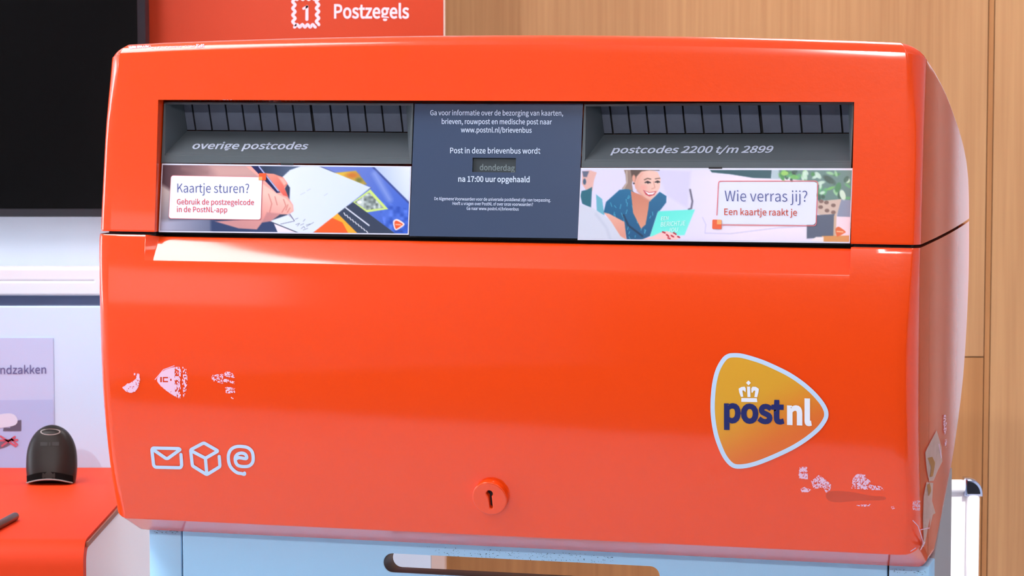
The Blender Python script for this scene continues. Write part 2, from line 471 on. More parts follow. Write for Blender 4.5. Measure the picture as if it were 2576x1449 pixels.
for i, (lx, ly, lw, ll, st) in enumerate(LIGHTS):
    t = empty('ceiling_light', (lx, ly, CEIL - 0.03))
    tag(t, ['square-edged ceiling light panel in front of the mailbox on its left side', 'ceiling light panel in front of the mailbox on its right side',
            'ceiling light panel behind the viewer on the left', 'ceiling light panel behind the viewer on the right',
            'ceiling light panel above the orange counter', 'ceiling light panel nearest the wood-clad wall'][i], 'ceiling light', 'ceiling light panels')
    me = fill2d([[(-lw / 2 - .03, -ll / 2 - .03), (lw / 2 + .03, -ll / 2 - .03), (lw / 2 + .03, ll / 2 + .03), (-lw / 2 - .03, ll / 2 + .03)],
                 [(-lw / 2, -ll / 2), (lw / 2, -ll / 2), (lw / 2, ll / 2), (-lw / 2, ll / 2)]], 0.014)
    o = link_mesh('lamp_frame', me, LAMP_F, t); o.location = (0, 0, 0.015)
    box_obj('diffuser', (-lw / 2, lw / 2, -ll / 2, ll / 2, 0.004, 0.024), mat_emit('lamp_glow', (1.0, 0.985, 1.0, 1), st), t)

for SPOT, AT, SPW, ANG in SPOTS:
    sp_ = empty('ceiling_spotlight', (SPOT[0], SPOT[1], CEIL - .002))
    tag(sp_, 'small black ceiling spotlight aimed at the display board' if SPOT[0] > 0 else 'small black ceiling spotlight aimed at the mailbox front', 'spotlight', 'ceiling spotlights')
    dirv = (Vector(AT) - Vector(SPOT)).normalized()
    bm = bmesh.new(); bmesh.ops.create_cone(bm, cap_ends=False, segments=24, radius1=.038, radius2=.03, depth=.10)
    o = from_bm('lamp_head', bm, BEZEL, sp_, 40); o.rotation_mode = 'QUATERNION'; o.rotation_quaternion = (-dirv).to_track_quat('Z', 'Y'); o.location = (0, 0, SPOT[2] - CEIL + .002)
    bm = bmesh.new(); bmesh.ops.create_cone(bm, cap_ends=True, segments=24, radius1=.05, radius2=.05, depth=.03)
    o = from_bm('ceiling_mount', bm, BEZEL, sp_, 40); o.location = (0, 0, -.014)
    bm = bmesh.new(); bmesh.ops.create_cone(bm, cap_ends=True, segments=12, radius1=.008, radius2=.008, depth=.07)
    o = from_bm('stem', bm, BEZEL, sp_, 40); o.location = (0, 0, -.055)
    ld = bpy.data.lights.new('spot_beam', 'SPOT'); ld.energy = SPW; ld.spot_size = math.radians(ANG); ld.spot_blend = .5; ld.shadow_soft_size = .03; ld.color = (1, .97, .95)
    lo = bpy.data.objects.new('spot_beam', ld); COL.objects.link(lo); lo.parent = sp_
    lo.location = Vector((0, 0, SPOT[2] - CEIL + .002)) + dirv * .06; lo.rotation_mode = 'QUATERNION'; lo.rotation_quaternion = dirv.to_track_quat('-Z', 'Y')

# ================================================================ MAILBOX
XC, HW = 0.0010, 0.4420
ZS_U, ZS_L = 1.3270, 1.3238            # upper / lower edge of the seam
ZW = 1.4685                            # top of the window
WX0, WX1 = -0.3755, 0.3750             # window sides
def d_up(x, z):  return 0.0135 * (z - ZS_U) / (ZW - ZS_U)
def d_low0(z):   return -0.012 + (z - 1.225) ** 2 / (2 * 0.55)
ZSILL, SILL = 1.2965, 0.0140
def sill(x, z):
    if z <= ZSILL or x < WX0 - 0.009 or x > WX1: return 0.0
    k = min(1.0, (x - (WX0 - 0.009)) / 0.010)
    return SILL * min(1.0, (z - ZSILL) / (ZS_L - ZSILL)) * k
def d_low(x, z): return d_low0(z) + sill(x, z)
def d_win(x, z): return 0.0085 + 0.0185 * (z - ZS_U) / (ZW - ZS_U)
LOW, WIN = Front(d_low), Front(d_win)

mb = empty('mailbox', (BX0, BY0, 0), -TH)
tag(mb, 'large orange two-slot letter mailbox with rounded belly on a light blue steel stand', 'mailbox')

def bow(bm):
    """cut the flat side faces into strips and give both sides their gentle outward bow"""
    for k in range(1, 26):
        fs = [f_ for f_ in bm.faces if len(f_.verts) > 4 and abs(f_.normal.x) > .9]
        bmesh.ops.bisect_plane(bm, geom=fs + list({e for f_ in fs for e in f_.edges}) + list({v for f_ in fs for v in f_.verts}), plane_co=(0, k * .0195, 0), plane_no=(0, 1, 0))
        bm.normal_update()
    for v in bm.verts:
        a = abs(v.co.x - XC); t = max(0.0, min(1.0, (a - .395) / (HW - .01 - .395))); t = t * t * (3 - 2 * t)
        v.co.x += (1 if v.co.x > XC else -1) * t * (.0016 - .0046 * ((v.co.y - .14) / .3) ** 2 if v.co.y > 0 else .0003)
        if a > .38:                                  # rounded upper corners, slight taper of the left end
            k = (a - .38) / (HW - .38); lim = HW; zt_, rc_ = 1.529, .019
            if v.co.z > zt_ - rc_ and v.co.y < .2: lim = HW - rc_ + math.sqrt(max(0.0, rc_ ** 2 - (min(v.co.z, zt_) - zt_ + rc_) ** 2)) * .9 + rc_ * .1
            lim -= (.0045 * max(0.0, min(1.0, (v.co.z - 1.34) / .17)) if v.co.x < XC else 0.0)
            v.co.x += (lim - HW) * k * (1 if v.co.x > XC else -1)
    return bm

def wn(o):
    m = o.modifiers.new('weighted', 'WEIGHTED_NORMAL'); m.keep_sharp = True; return o

def loft(profile, xsecs, tweak, skip=None, cap=True):
    """profile: closed loop of (d, z, side radius); swept along x with rounded side edges"""
    N = len(profile); P = np.array([(p[0], p[1]) for p in profile]); R = [p[2] for p in profile]; RD = [p[3] if len(p) > 3 else p[2] for p in profile]
    area = sum(P[i][0] * P[(i + 1) % N][1] - P[(i + 1) % N][0] * P[i][1] for i in range(N)); sg = 1 if area > 0 else -1
    nrm = []
    for i in range(N):
        e0 = P[i] - P[i - 1]; e1 = P[(i + 1) % N] - P[i]; e0 /= np.linalg.norm(e0); e1 /= np.linalg.norm(e1)
        n0 = np.array((-e0[1], e0[0])) * sg; n1 = np.array((-e1[1], e1[0])) * sg; n = n0 + n1; n /= np.linalg.norm(n)
        if abs(P[i][1] - ZS_U) < 1e-5 or abs(P[i][1] - ZS_L) < 1e-5: nrm.append(np.array((1.0 if P[i][0] < .2 else -1.0, 0.0)))
        else: nrm.append(n / max(0.5, n.dot(n0)))
    secs = []
    K = 7
    for k in range(K): secs.append(('L', math.pi / 2 * k / K))
    for x in xsecs: secs.append(('M', x))
    for k in range(K - 1, -1, -1): secs.append(('R', math.pi / 2 * k / K))
    V = []; Fc = []
    for s, a in secs:
        for i in range(N):
            if s == 'M': q = P[i]; x = a
            else:
                q = P[i] + ((np.array(profile[i][4]) - P[i]) if len(profile[i]) > 4 else nrm[i] * RD[i]) * (1 - math.sin(a)); off = HW - R[i] * (1 - math.cos(a))
                x = XC - off if s == 'L' else XC + off
            V.append(tweak(x, q[0], q[1]))
    M = len(secs)
    for s in range(M - 1):
        for i in range(N):
            if skip and skip(s, i, secs): continue
            j = (i + 1) % N; Fc.append([s * N + i, s * N + j, (s + 1) * N + j, (s + 1) * N + i])
    if cap:
        Fc.append(list(range(N))[::-1]); Fc.append([(M - 1) * N + i for i in range(N)])
    return V, Fc

# --- upper housing
def dr(d): return d + 8.0 * max(0.0, .0046 * ((d * 1.06 - .14) / .3) ** 2 - .0016)
rear_up = [(.1075, 1.5070), (.130, 1.4995), (.155, 1.4915), (.205, 1.4780), (.250, 1.4660), (.291, 1.4540), (.345, 1.4370), (.3935, 1.4180), (.430, 1.3990), (.455, 1.3780), (.466, 1.3560), (.4725, ZS_U)]
rear_up = [(dr(d), z) for d, z in rear_up]
zs = [ZS_U, ZS_U + .002] + [ZS_U + (ZW - ZS_U) * k / 6 for k in range(1, 7)] + [1.476, 1.482, 1.488, 1.494, 1.500, 1.509, 1.5168]
def ru(z):
    t = max(0.0, min(1.0, (z - 1.425) / .10)); t = t * t * (3 - 2 * t); return .0095 + .0115 * t, .0115 + .009 * t
prof = [(d_up(0, z), z, *ru(z)) for z in zs]; iw = 7; prof[0] = (d_up(0, ZS_U) + .0008, ZS_U, .0095, .0115)
tf = round_poly([(d_up(0, 1.500), 1.500), (d_up(0, 1.529) + .001, 1.529), (.072, 1.5195), (.1075, 1.507)], [0, .0105, .03, 0], 6)[1:-1]
prof += [(d, z, .0215, .0215, (d_up(0, 1.529) + .0205, 1.5055)) for d, z in tf[:7]] + [(d, z, .0215, .0205) for d, z in tf[7:]]
prof += [(d, z, max(.005, .018 - .013 * max(0, d - .07) / .10)) for d, z in rear_up]
def tw_up(x, d, z):
    k = max(0.0, min(1.0, (z - 1.475) / 0.035)); u = (x - XC) / HW
    return (x, d, z + 0.0092 * k * (1 - u * u))
xs_u = [-.425, -.40, WX0] + [WX0 + (WX1 - WX0) * k / 12 for k in range(1, 12)] + [WX1, .40, .425]
iwin = [i for i, z in enumerate(zs) if abs(z - ZW) < 1e-6][0]
def skip_up(s, i, secs):
    if i == len(prof) - 1: return True                                    # open underside
    a, b = secs[s], secs[s + 1]
    return i < iwin and a[0] == 'M' and b[0] == 'M' and a[1] >= WX0 - 1e-6 and b[1] <= WX1 + 1e-6
V, Fc = loft(prof, xs_u, tw_up, skip_up)
k = len(V); T = 0.040                                                     # the window's returns
for x in (WX0, WX1):
    col = [(x, d_up(x, z), z) for z in zs[:iwin + 1]]
    b0 = len(V); V += col + [(x, d + T, z) for _, d, z in col]; n = len(col)
    for i in range(n - 1): Fc.append([b0 + i, b0 + i + 1, b0 + n + i + 1, b0 + n + i])
b0 = len(V); dt = d_up(0, ZW); V += [(WX0, dt, ZW), (WX1, dt, ZW), (WX1, dt + T, ZW), (WX0, dt + T, ZW)]; Fc.append([b0, b0 + 1, b0 + 2, b0 + 3])
bmx = bmesh.new(); mex = bpy.data.meshes.new('t'); mex.from_pydata(V, [], Fc); bmx.from_mesh(mex)
bmesh.ops.recalc_face_normals(bmx, faces=bmx.faces); bow(bmx)
upper = wn(from_bm('upper_housing', bmx, ORANGE, mb, 28))

# --- lower housing
zl = [ZS_L, ZS_L - .0015, ZS_L - .006, 1.310, 1.303, ZSILL + .0008, ZSILL - .0008, 1.290, 1.280, 1.265, 1.25, 1.232, 1.215, 1.197, 1.178, 1.158, 1.137, 1.115, 1.093, 1.071, 1.05, 1.032, 1.0185]
def rl(z): return 0.0095 + 0.006 * max(0, min(1, (1.315 - z) / 0.09)) + .005 * max(0, (1.06 - z) / .045)
def rl2(z): return 0.011 + 0.012 * max(0, min(1, (1.315 - z) / 0.09))
front = [(d_low0(z), z, rl(z), rl2(z)) for z in zl][::-1]
front[-1] = (d_low0(ZS_L) + .0009, ZS_L, .0095, .011)
RID = (d_low0(1.0095), 1.0095)
ridge = round_poly([(front[0][0], front[0][1]), RID, (.090, .9870), (.150, .9870), (.205, 1.0100), (.2975, 1.0516)], [0, .0035, .006, .02, .05, 0], 4)[1:-1][::-1]
rear_lo = [(.2975, 1.0516), (.335, 1.0735), (.370, 1.0970), (.400, 1.1200), (.426, 1.1437), (.447, 1.1750), (.462, 1.2050), (.472, 1.2350), (.4780, 1.2590), (.4780, 1.2900), (.4735, ZS_L)]
rear_lo = [(dr(d), z) for d, z in rear_lo]
TB = (RID[0] + .0185, RID[1] + .0130)
profL = [(d, z, .006) for d, z in rear_lo[::-1]] + [(d, z, .012) for d, z in ridge[:-5]] + [(d, z, .019, .019, TB) for d, z in ridge[-5:]] + front
xs_l = [-.425, -.405, WX0 - .0095, WX0 - .0085, WX0 + .0005, WX0 + .0015] + [WX0 + (WX1 - WX0) * k / 14 for k in range(1, 14)] + [WX1 - .0001, WX1 + .0006, .40, .42]
def tw_lo(x, d, z):
    q = sill(x, z) if d < 0.05 else 0.0
    return (x, d + q, z - .0024 * max(0.0, q / SILL - .4) / .6)
V, Fc = loft(profL, xs_l, tw_lo)
bmx = bmesh.new(); mex = bpy.data.meshes.new('t'); mex.from_pydata(V, [], Fc); bmx.from_mesh(mex)
bmesh.ops.recalc_face_normals(bmx, faces=bmx.faces); bow(bmx)
wn(from_bm('lower_housing', bmx, ORANGE, mb, 28))
# dark core seen in the seam
pc = round_poly([(.024, 1.300), (.46, 1.300), (.46, 1.335), (.024, 1.335)], .002, 2)
bm = bmesh.new(); bm_box(bm, XC - HW + .012, XC + HW - .012, .026, .458, 1.29, 1.336); bm_box(bm, XC - HW + .009, WX0 - .002, .008, .03, 1.318, 1.331); bm_box(bm, WX1 + .002, XC + HW - .009, .008, .03, 1.318, 1.331)
from_bm('seam_core', bm, DARK, mb)

from mathutils.bvhtree import BVHTree
class Skin:
    def __init__(s, o): s.t = BVHTree.FromPolygons([v.co.copy() for v in o.data.vertices], [list(p.vertices) for p in o.data.polygons])
    def hit(s, px, py, eps=0.0):
        (ox, od), r = rbox(px, py); h, n, i, d = s.t.ray_cast(Vector((ox, od, CZ)), Vector(r).normalized())
        if h is None: h = LOW.hit(px, py); n = Vector((0, -1, 0))
        if n.y > 0 and abs(n.y) > .05: n = -n
        return h + n * eps
UPS = Skin(upper)
for q, th_, lb in (([(322, 116.5), (378, 113.5), (380, 118.5), (326, 123)], .34, 'pale rubbed patch at the upper left corner'), ([(494, 111), (513, 110.5), (513, 119), (494, 120)], .40, 'pale rubbed patch on the top edge'),
               ([(380, 118), (490, 114), (490, 117.5), (380, 121.5)], .5, 'pale rubbed line on the top edge'), ([(460, 249.8), (770, 252), (770, 254.2), (460, 252.4)], .56, 'chipped paint along the window edge')):
    o = residue('scuff_mark', [q], th_, 2.6, UPS, .0004, FLAKE, mb, cell=.9); o['label'] = lb

# --- window modules
def Wp(px, py, e=0.0):
    p = WIN.hit(px, py); return Vector((p.x, p.y + e, p.z))
def Wd(px, py, e):                          # the point at depth e behind the window plane that shows at this pixel
    (ox, od), (rx, rd, rz) = rbox(px, py); d = 0.03
    for _ in range(8):
        t = (d - od) / rd; d = d_win(ox + t * rx, CZ + t * rz) + e
    t = (d - od) / rd
    return Vector((ox + t * rx, d, CZ + t * rz))
def slot_unit(out, lip, flap, seps, thick, text, tl, tr, cap, label):
    # out: TL TR BL BR of the unit; lip: L R of the lip's upper edge; flap: TL TR BL BR
    TL, TR, BL, BR = [Wp(*q) for q in out]; LL, LR = Wp(*lip[0]), Wp(*lip[1])
    fTL, fTR = Wd(*flap[0], .025), Wd(*flap[1], .025); fBL, fBR = Wd(*flap[2], .034), Wd(*flap[3], .034)
    iT = 0.0022; cw = 0.0016
    tl2, tr2 = TL + Vector((cw, 0, -iT)), TR + Vector((-cw, 0, -iT)); ll2, lr2 = LL + Vector((cw, 0, 0)), LR + Vector((-cw, 0, 0))
    back = Vector((0, .030, 0))
    v = [TL, TR, BR, BL, tl2, tr2, lr2, ll2, fTL, fTR, fBR, fBL, TL + back, TR + back, BR + back, BL + back]
    f = [[0, 1, 5, 4], [1, 2, 6, 5], [2, 3, 7, 6], [3, 0, 4, 7],        # face frame and lip
         [4, 5, 9, 8], [5, 6, 10, 9], [6, 7, 11, 10], [7, 4, 8, 11],    # ceiling, cheeks, sloping plate
         [0, 12, 13, 1], [1, 13, 14, 2], [3, 2, 14, 15], [0, 3, 15, 12]]
    bmu = bmesh.new(); me = bpy.data.meshes.new('t'); me.from_pydata([tuple(p) for p in v], [], f); bmu.from_mesh(me)
    bmesh.ops.bevel(bmu, geom=[e for e in bmu.edges if {tuple(round(c, 5) for c in x.co) for x in e.verts} == {tuple(round(c, 5) for c in q) for q in (ll2, lr2)}], offset=.0012, segments=2, affect='EDGES')
    u = from_bm('slot_unit', bmu, GREY, mb, 30)
    if label: u['label'] = label
    # hinged flap: slats with narrow gaps in front of a dark backing
    bmf = bmesh.new(); a = [0.0] + seps + [1.0]
    n = (fTR - fTL).cross(fBL - fTL).normalized()
    if n.y > 0: n = -n
    for i in range(len(a) - 1):
        g0 = .0 if i == 0 else (.0016 if (i - 1) == thick else .0010); g1 = .0 if i == len(a) - 2 else (.0016 if i == thick else .0010)
        wv = (fTR - fTL).length
        s0, s1 = a[i] + g0 / wv, a[i + 1] - g1 / wv
        q = [fTL.lerp(fTR, s0), fTL.lerp(fTR, s1), fBL.lerp(fBR, s1), fBL.lerp(fBR, s0)]
        q[2] = q[2].lerp(q[1], .03); q[3] = q[3].lerp(q[0], .03)
        vs = [bmf.verts.new(p - n * .0006) for p in q] + [bmf.verts.new(p - n * .003) for p in q]
        for fc in ((0, 1, 2, 3), (0, 4, 5, 1), (1, 5, 6, 2), (2, 6, 7, 3), (3, 7, 4, 0)): bmf.faces.new([vs[k2] for k2 in fc])
    from_bm('slot_flap', bmf, FLAP, u)
    q = [fTL, fTR, fBR, fBL]; q = [p - n * .004 for p in q]
    ctr = sum(q, Vector()) / 4
    poly_mesh('flap_backing', [ctr + (p - ctr) * 1.04 for p in q], [[0, 1, 2, 3]], DARK, u)
    pl = Plane3(ll2, lr2, fBL)
    t = text_on('lettering', text, pl, .0004, LET_PLATE, u, tl, tr, cap=cap, bold=.024, shear=.32, up=(0.0, -1.0))
    t['label'] = 'pale bold italic lettering'
    return u
sx1 = lambda c: 380 + c / 3.715
l1 = [(x - 300) / 2085.0 for x in (380, 538, 697, 855, 1013, 1172, 1330, 1500, 1680, 1838, 1998, 2155, 2325)]
slot_unit([(413, 257), (1040, 260), (406, 410), (1035, 412.5)], [(412, 388), (1032, 398)], [(461, 262), (1022, 264), (471, 329), (1030, 334)], l1, 7,
          'overige postcodes', (484, 375), (777, 376), 16.5, 'left slot unit marked for other postcodes')
l2 = [(x - 282) / 2138.0 for x in (360, 518, 678, 838, 998, 1160, 1325, 1490, 1662, 1838, 2006, 2180, 2352)]
slot_unit([(1470, 262), (2148, 257), (1462.5, 421), (2141, 423.5)], [(1468, 403), (2142, 406)], [(1511, 266), (2134, 263.5), (1520, 338), (2140, 336)], l2, 8,
          'postcodes 2200 t/m 2899', (1535, 386), (1946, 384.5), 16.5, 'right slot unit marked for postcodes 2200 to 2899')

# --- information panel between the slots
def plate(name, quad, m, thick=.004, eps=0.0, parent=mb):
    q = [Wp(*p) + Vector((0, -eps, 0)) for p in quad]; b = [p + Vector((0, thick, 0)) for p in q]
    return poly_mesh(name, q + b, [[0, 1, 2, 3], [0, 4, 5, 1], [1, 5, 6, 2], [2, 6, 7, 3], [3, 7, 4, 0], [7, 6, 5, 4]], m, parent)
# day window cut into the panel
iq = [(1043.5, 261), (1467, 261), (1453.5, 600), (1030, 594)]
hq = [(1189.5, 397), (1298.5, 398), (1297.5, 434), (1188.5, 433)]
me = fill2d([iq, hq]); ip = lay('information_panel', me, WIN, .0006, SLATE, mb); ip['label'] = 'slate grey panel with white collection notice'
eb = [Wp(*q) for q in hq]; bb = [p + Vector((0, .003, 0)) for p in eb]
poly_mesh('day_window', bb + eb, [[0, 1, 2, 3], [0, 4, 5, 1], [1, 5, 6, 2], [2, 6, 7, 3], [3, 7, 4, 0]], DAYWIN, ip)
WIN6 = Front(lambda x, z: d_win(x, z) + .003)
def txt(*a, **k):
    o = text_on('lettering', *a, **k); return o
L = []
def info(body, y, x0, x1, cap, bold, dy=1.5):
    L.append(text_on('lettering', body, WIN, .0010, LET_W, ip, (x0, y), (x1, y + dy), cap=cap, bold=bold))
info('Ga voor informatie over de bezorging van kaarten,', 290, 1083, 1417, 12.5, .012, 1)
info('brieven, rouwpost en medische post naar', 312, 1112, 1389, 12.5, .012, 1)
info('www.postnl.nl/brievenbus', 333, 1160, 1338, 12.5, .012, 1)
info('Post in deze brievenbus wordt', 385.5, 1133, 1360, 13.5, .014, 1.2)
info('na 17:00 uur opgehaald', 457, 1153.5, 1333, 13.5, .024, 1.5)
info('De Algemene Voorwaarden voor de universele postdienst zijn van toepassing.', 503.5, 1093.5, 1386, 7.6, .012, 4)
info('Heeft u vragen over PostNL of over onze voorwaarden?', 515.5, 1139, 1341.5, 7.6, .012, 3)
info('Ga naar www.postnl.nl/brievenbus', 528, 1174.5, 1305.5, 7.6, .012, 2)
text_on('day_lettering', 'donderdag', WIN6, .0004, LET_DIM, ip, (1207, 428), (1295.5, 430), cap=14, bold=.022)

# --- printed advert cards
def seg_d(X, Y, a, b):
    ax, ay = a; bx, by = b; dx, dy = bx - ax, by - ay; t = np.clip(((X - ax) * dx + (Y - ay) * dy) / (dx * dx + dy * dy + 1e-9), 0, 1)
    return np.hypot(X - ax - t * dx, Y - ay - t * dy)
class Paint:
    """a small painter: soft polygons and lines mixed into a grid of print colours"""
    def __init__(s, quad, nu, nv, base):
        u, v = np.meshgrid(np.linspace(0, 1, nu), np.linspace(0, 1, nv)); q = [np.array(p, float) for p in quad]
        s.X = (q[0][0] * (1 - u) + q[1][0] * u) * (1 - v) + (q[3][0] * (1 - u) + q[2][0] * u) * v
        s.Y = (q[0][1] * (1 - u) + q[1][1] * u) * (1 - v) + (q[3][1] * (1 - u) + q[2][1] * u) * v
        s.nu, s.nv = nu, nv; s.u, s.v = u, v; s.C = np.zeros(s.X.shape + (3,)); s.C[:] = base
    def _mix(s, a, c, c2=None, p0=None, p1=None):
        c = np.array(c, float)
        if c2 is not None:
            d = np.array(p1, float) - np.array(p0, float); t = np.clip(((s.X - p0[0]) * d[0] + (s.Y - p0[1]) * d[1]) / d.dot(d), 0, 1)[..., None]
            c = c * (1 - t) + np.array(c2, float) * t
        a = a[..., None]; s.C = s.C * (1 - a) + c * a
    def poly(s, pts, c, soft=6.0, c2=None, p0=None, p1=None, rnd=False, op=1.0):
        if rnd: pts = smooth_loop(pts, 3)
        D = np.full(s.X.shape, 1e9)
        for i in range(len(pts)): D = np.minimum(D, seg_d(s.X, s.Y, pts[i], pts[(i + 1) % len(pts)]))
        sd = np.where(inside(pts, s.X, s.Y), D, -D)
        s._mix(np.clip(0.5 + sd / soft, 0, 1) * op, c, c2, p0, p1)
    def line(s, pts, w, c, soft=4.0, op=1.0):
        D = np.full(s.X.shape, 1e9)
        for a, b in zip(pts, pts[1:]): D = np.minimum(D, seg_d(s.X, s.Y, a, b))
        s._mix(np.clip(0.5 + (w / 2 - D) / soft, 0, 1) * op, c)
    def dot(s, x, y, rx, ry, c, soft=6.0, op=1.0, rot=0.0):
        cr, sr = math.cos(rot), math.sin(rot); dx, dy = s.X - x, s.Y - y
        r = np.hypot((dx * cr + dy * sr) / rx, (-dx * sr + dy * cr) / ry)
        s._mix(np.clip(0.5 + (1 - r) * min(rx, ry) / soft, 0, 1) * op, c)
    def speck(s, pts, freq, amt):
        m = inside(pts, s.X, s.Y)[..., None]; n = (vnoise(s.X / freq, s.Y / freq) - 0.5)[..., None] * 2 * amt
        s.C = np.where(m, np.clip(s.C + n, 0, 255), s.C)
    def mesh(s, name, topix, surf, eps, m, parent):
        V = [surf.hit(*topix(x, y), eps) for x, y in zip(s.X.ravel(), s.Y.ravel())]; nu, nv = s.nu, s.nv
        me = bpy.data.meshes.new(name)
        Fc = [(j * nu + i, j * nu + i + 1, (j + 1) * nu + i + 1, (j + 1) * nu + i) for j in range(nv - 1) for i in range(nu - 1)]
        me.from_pydata([tuple(p) for p in V], [], Fc); me.update()
        c = np.clip(s.C.reshape(-1, 3), 0, 255) / 255.0; lin = np.where(c <= 0.04045, c / 12.92, ((c + 0.055) / 1.055) ** 2.4)
        at = me.color_attributes.new('Col', 'FLOAT_COLOR', 'POINT'); at.data.foreach_set('color', np.hstack([lin, np.ones((len(lin), 1))]).ravel().astype(np.float32))
        return link_mesh(name, me, m, parent)
def advert(frame_quad, label):
    c = plate('advert_card', frame_quad, EDGE, .003, .0004); c['label'] = label; return c

# left card: a hand writing on a white sheet
T1 = lambda x, y: (380 + x / 3.715, 230 + y / 3.715)
c1 = advert([T1(103, 674), T1(2433, 700), T1(2409, 1340), T1(72, 1314)], 'left advert card with a writing hand')
P = Paint([(112, 688), (2424, 712), (2399, 1328), (84, 1302)], 400, 112, (52, 62, 88))
P.poly([(80, 670), (960, 690), (1080, 800), (1060, 900), (160, 960), (90, 860)], (84, 58, 66), 30, (196, 152, 150), (140, 740), (640, 760))
P.poly([(560, 700), (930, 700), (1010, 790), (640, 800)], (205, 160, 155), 60)
P.line([(300, 720), (520, 760)], 26, (150, 112, 112), 40, .7)
P.poly([(70, 850), (190, 930), (180, 1200), (560, 1190), (760, 1310), (70, 1310)], (205, 186, 180), 40, (128, 124, 140), (90, 900), (200, 1250))
P.poly([(90, 1210), (560, 1190), (700, 1310), (80, 1310)], (172, 172, 196), 40, (92, 100, 128), (150, 1250), (640, 1290))
P.poly([(560, 1200), (1120, 1200), (1230, 1330), (560, 1330)], (52, 66, 104), 30)
P.poly([(1020, 690), (1500, 690), (1300, 780), (1240, 800), (1100, 760)], (48, 60, 84), 16, (96, 112, 140), (1050, 700), (1400, 740))
P.poly([(1560, 690), (2090, 690), (2440, 1060), (2430, 1340), (2270, 1340), (1820, 1050), (2060, 900)], (112, 130, 205), 10, (58, 98, 205), (1750, 720), (2380, 1300))
P.speck([(2100, 1000), (2400, 1100), (2400, 1330), (2200, 1300)], 34, 26)
P.poly([(2070, 690), (2440, 690), (2430, 1060)], (176, 194, 236), 8, (226, 234, 250), (2130, 860), (2420, 760))
P.line([(2068, 700), (2418, 1048)], 16, (58, 74, 140), 12)
P.line([(2090, 770), (2230, 1010)], 44, (150, 170, 228), 50, .7)
P.poly([(1690, 765), (1915, 742), (2020, 868), (1960, 880)], (238, 192, 60), 12, (176, 150, 70), (1720, 770), (1980, 860))
P.dot(1880, 785, 55, 26, (205, 120, 50), 30); P.dot(1945, 830, 30, 22, (120, 120, 60), 24)
P.poly([(2050, 915), (2218, 1100), (2010, 1132), (1880, 1040)], (206, 230, 128), 8)
P.poly([(2040, 945), (2176, 1090), (2016, 1108), (1905, 1036)], (150, 162, 160), 10); P.speck([(2040, 945), (2176, 1090), (2016, 1108), (1905, 1036)], 22, 60)
P.dot(1948, 1035, 22, 16, (235, 240, 240), 10)
P.poly([(1820, 1085), (1890, 1035), (2300, 1340), (1940, 1340), (1740, 1135)], (56, 66, 88), 8)
P.line([(1822, 1088), (2038, 1252)], 13, (214, 218, 232), 6)
for k in range(9): P.line([(1805 + k * 26, 1136 + k * 21), (1818 + k * 26, 1160 + k * 20)], 9, (226, 226, 232), 6)
P.poly([(1740, 1135), (1945, 1340), (1530, 1340), (1530, 1285)], (250, 172, 52), 8)
P.poly([(1690, 1180), (1790, 1225), (1852, 1340), (1525, 1340), (1525, 1290)], (240, 94, 40), 8)
P.poly([(1230, 800), (1300, 735), (1400, 700), (1560, 696), (2055, 898), (1490, 1340), (1380, 1325), (1110, 1212), (1290, 1150), (1300, 900)], (222, 230, 250), 9, (212, 224, 246), (1300, 800), (1900, 1000))
P.poly([(1150, 1235), (1390, 1330), (1190, 1330)], (236, 226, 236), 7); P.line([(1110, 1214), (1380, 1322)], 7, (60, 60, 84), 5)
P.line([(1215, 1240), (1340, 1212)], 6, (110, 114, 140), 4)
for a in ([(1350, 1195), (1375, 1185)], [(1425, 1215), (1440, 1195)], [(1355, 1245), (1390, 1232), (1370, 1258)], [(1400, 1250), (1430, 1236)], [(1450, 1250), (1490, 1238)], [(1405, 1282), (1430, 1262), (1440, 1280)], [(1455, 1262), (1520, 1225)], [(1425, 1295), (1465, 1280)]):
    P.line(a, 5, (112, 116, 136), 4, .85)
for a in ([(1400, 965), (1440, 945)], [(1460, 930), (1490, 912)], [(1620, 975), (1650, 955)]): P.line(a, 7, (190, 196, 220), 6, .7)
P.poly([(890, 700), (990, 704), (1070, 770), (1150, 772), (1238, 805), (1278, 862), (1252, 910), (1280, 985), (1330, 1062), (1334, 1120), (1290, 1150), (1205, 1150), (1120, 1212), (1040, 1225), (990, 1290), (820, 1280), (600, 1215), (1020, 1190), (1030, 820)], (238, 166, 156), 10, (200, 140, 140), (1150, 900), (850, 1270))
P.poly([(1050, 762), (1140, 772), (1236, 805), (1276, 860), (1246, 900), (1284, 985), (1238, 972), (1170, 890), (1100, 810)], (246, 150, 132), 8, (226, 96, 84), (1120, 780), (1260, 970))
P.poly([(1190, 800), (1240, 812), (1272, 858), (1246, 884)], (250, 178, 164), 16)
P.poly([(1040, 860), (1175, 955), (1265, 1000), (1322, 1065), (1328, 1112), (1285, 1148), (1205, 1138), (1120, 1195), (1040, 1190)], (252, 196, 182), 10, (226, 150, 144), (1150, 980), (1080, 1190))
for a in ([(1100, 960), (1130, 1050), (1110, 1130)], [(1240, 1010), (1262, 1070), (1225, 1130)], [(1280, 1060), (1262, 1110)], [(1160, 985), (1180, 1060)], [(1300, 1090), (1276, 1130)]): P.line(a, 8, (196, 108, 100), 9, .8)
P.poly([(1085, 1130), (1205, 1142), (1120, 1212), (1040, 1222)], (186, 124, 128), 16, op=.7)
P.poly([(930, 690), (1010, 690), (1210, 945), (1176, 950)], (30, 36, 84), 6); P.line([(1012, 704), (1190, 930)], 12, (178, 186, 232), 6)
P.poly([(1272, 1148), (1302, 1140), (1345, 1210)], (190, 184, 200), 5); P.line([(1300, 1150), (1340, 1208)], 6, (84, 84, 120), 4)
P.poly([(2262, 1222), (2285, 1196), (2316, 1198), (2366, 1232), (2362, 1256), (2300, 1296), (2276, 1284)], (246, 226, 226), 7, rnd=True)
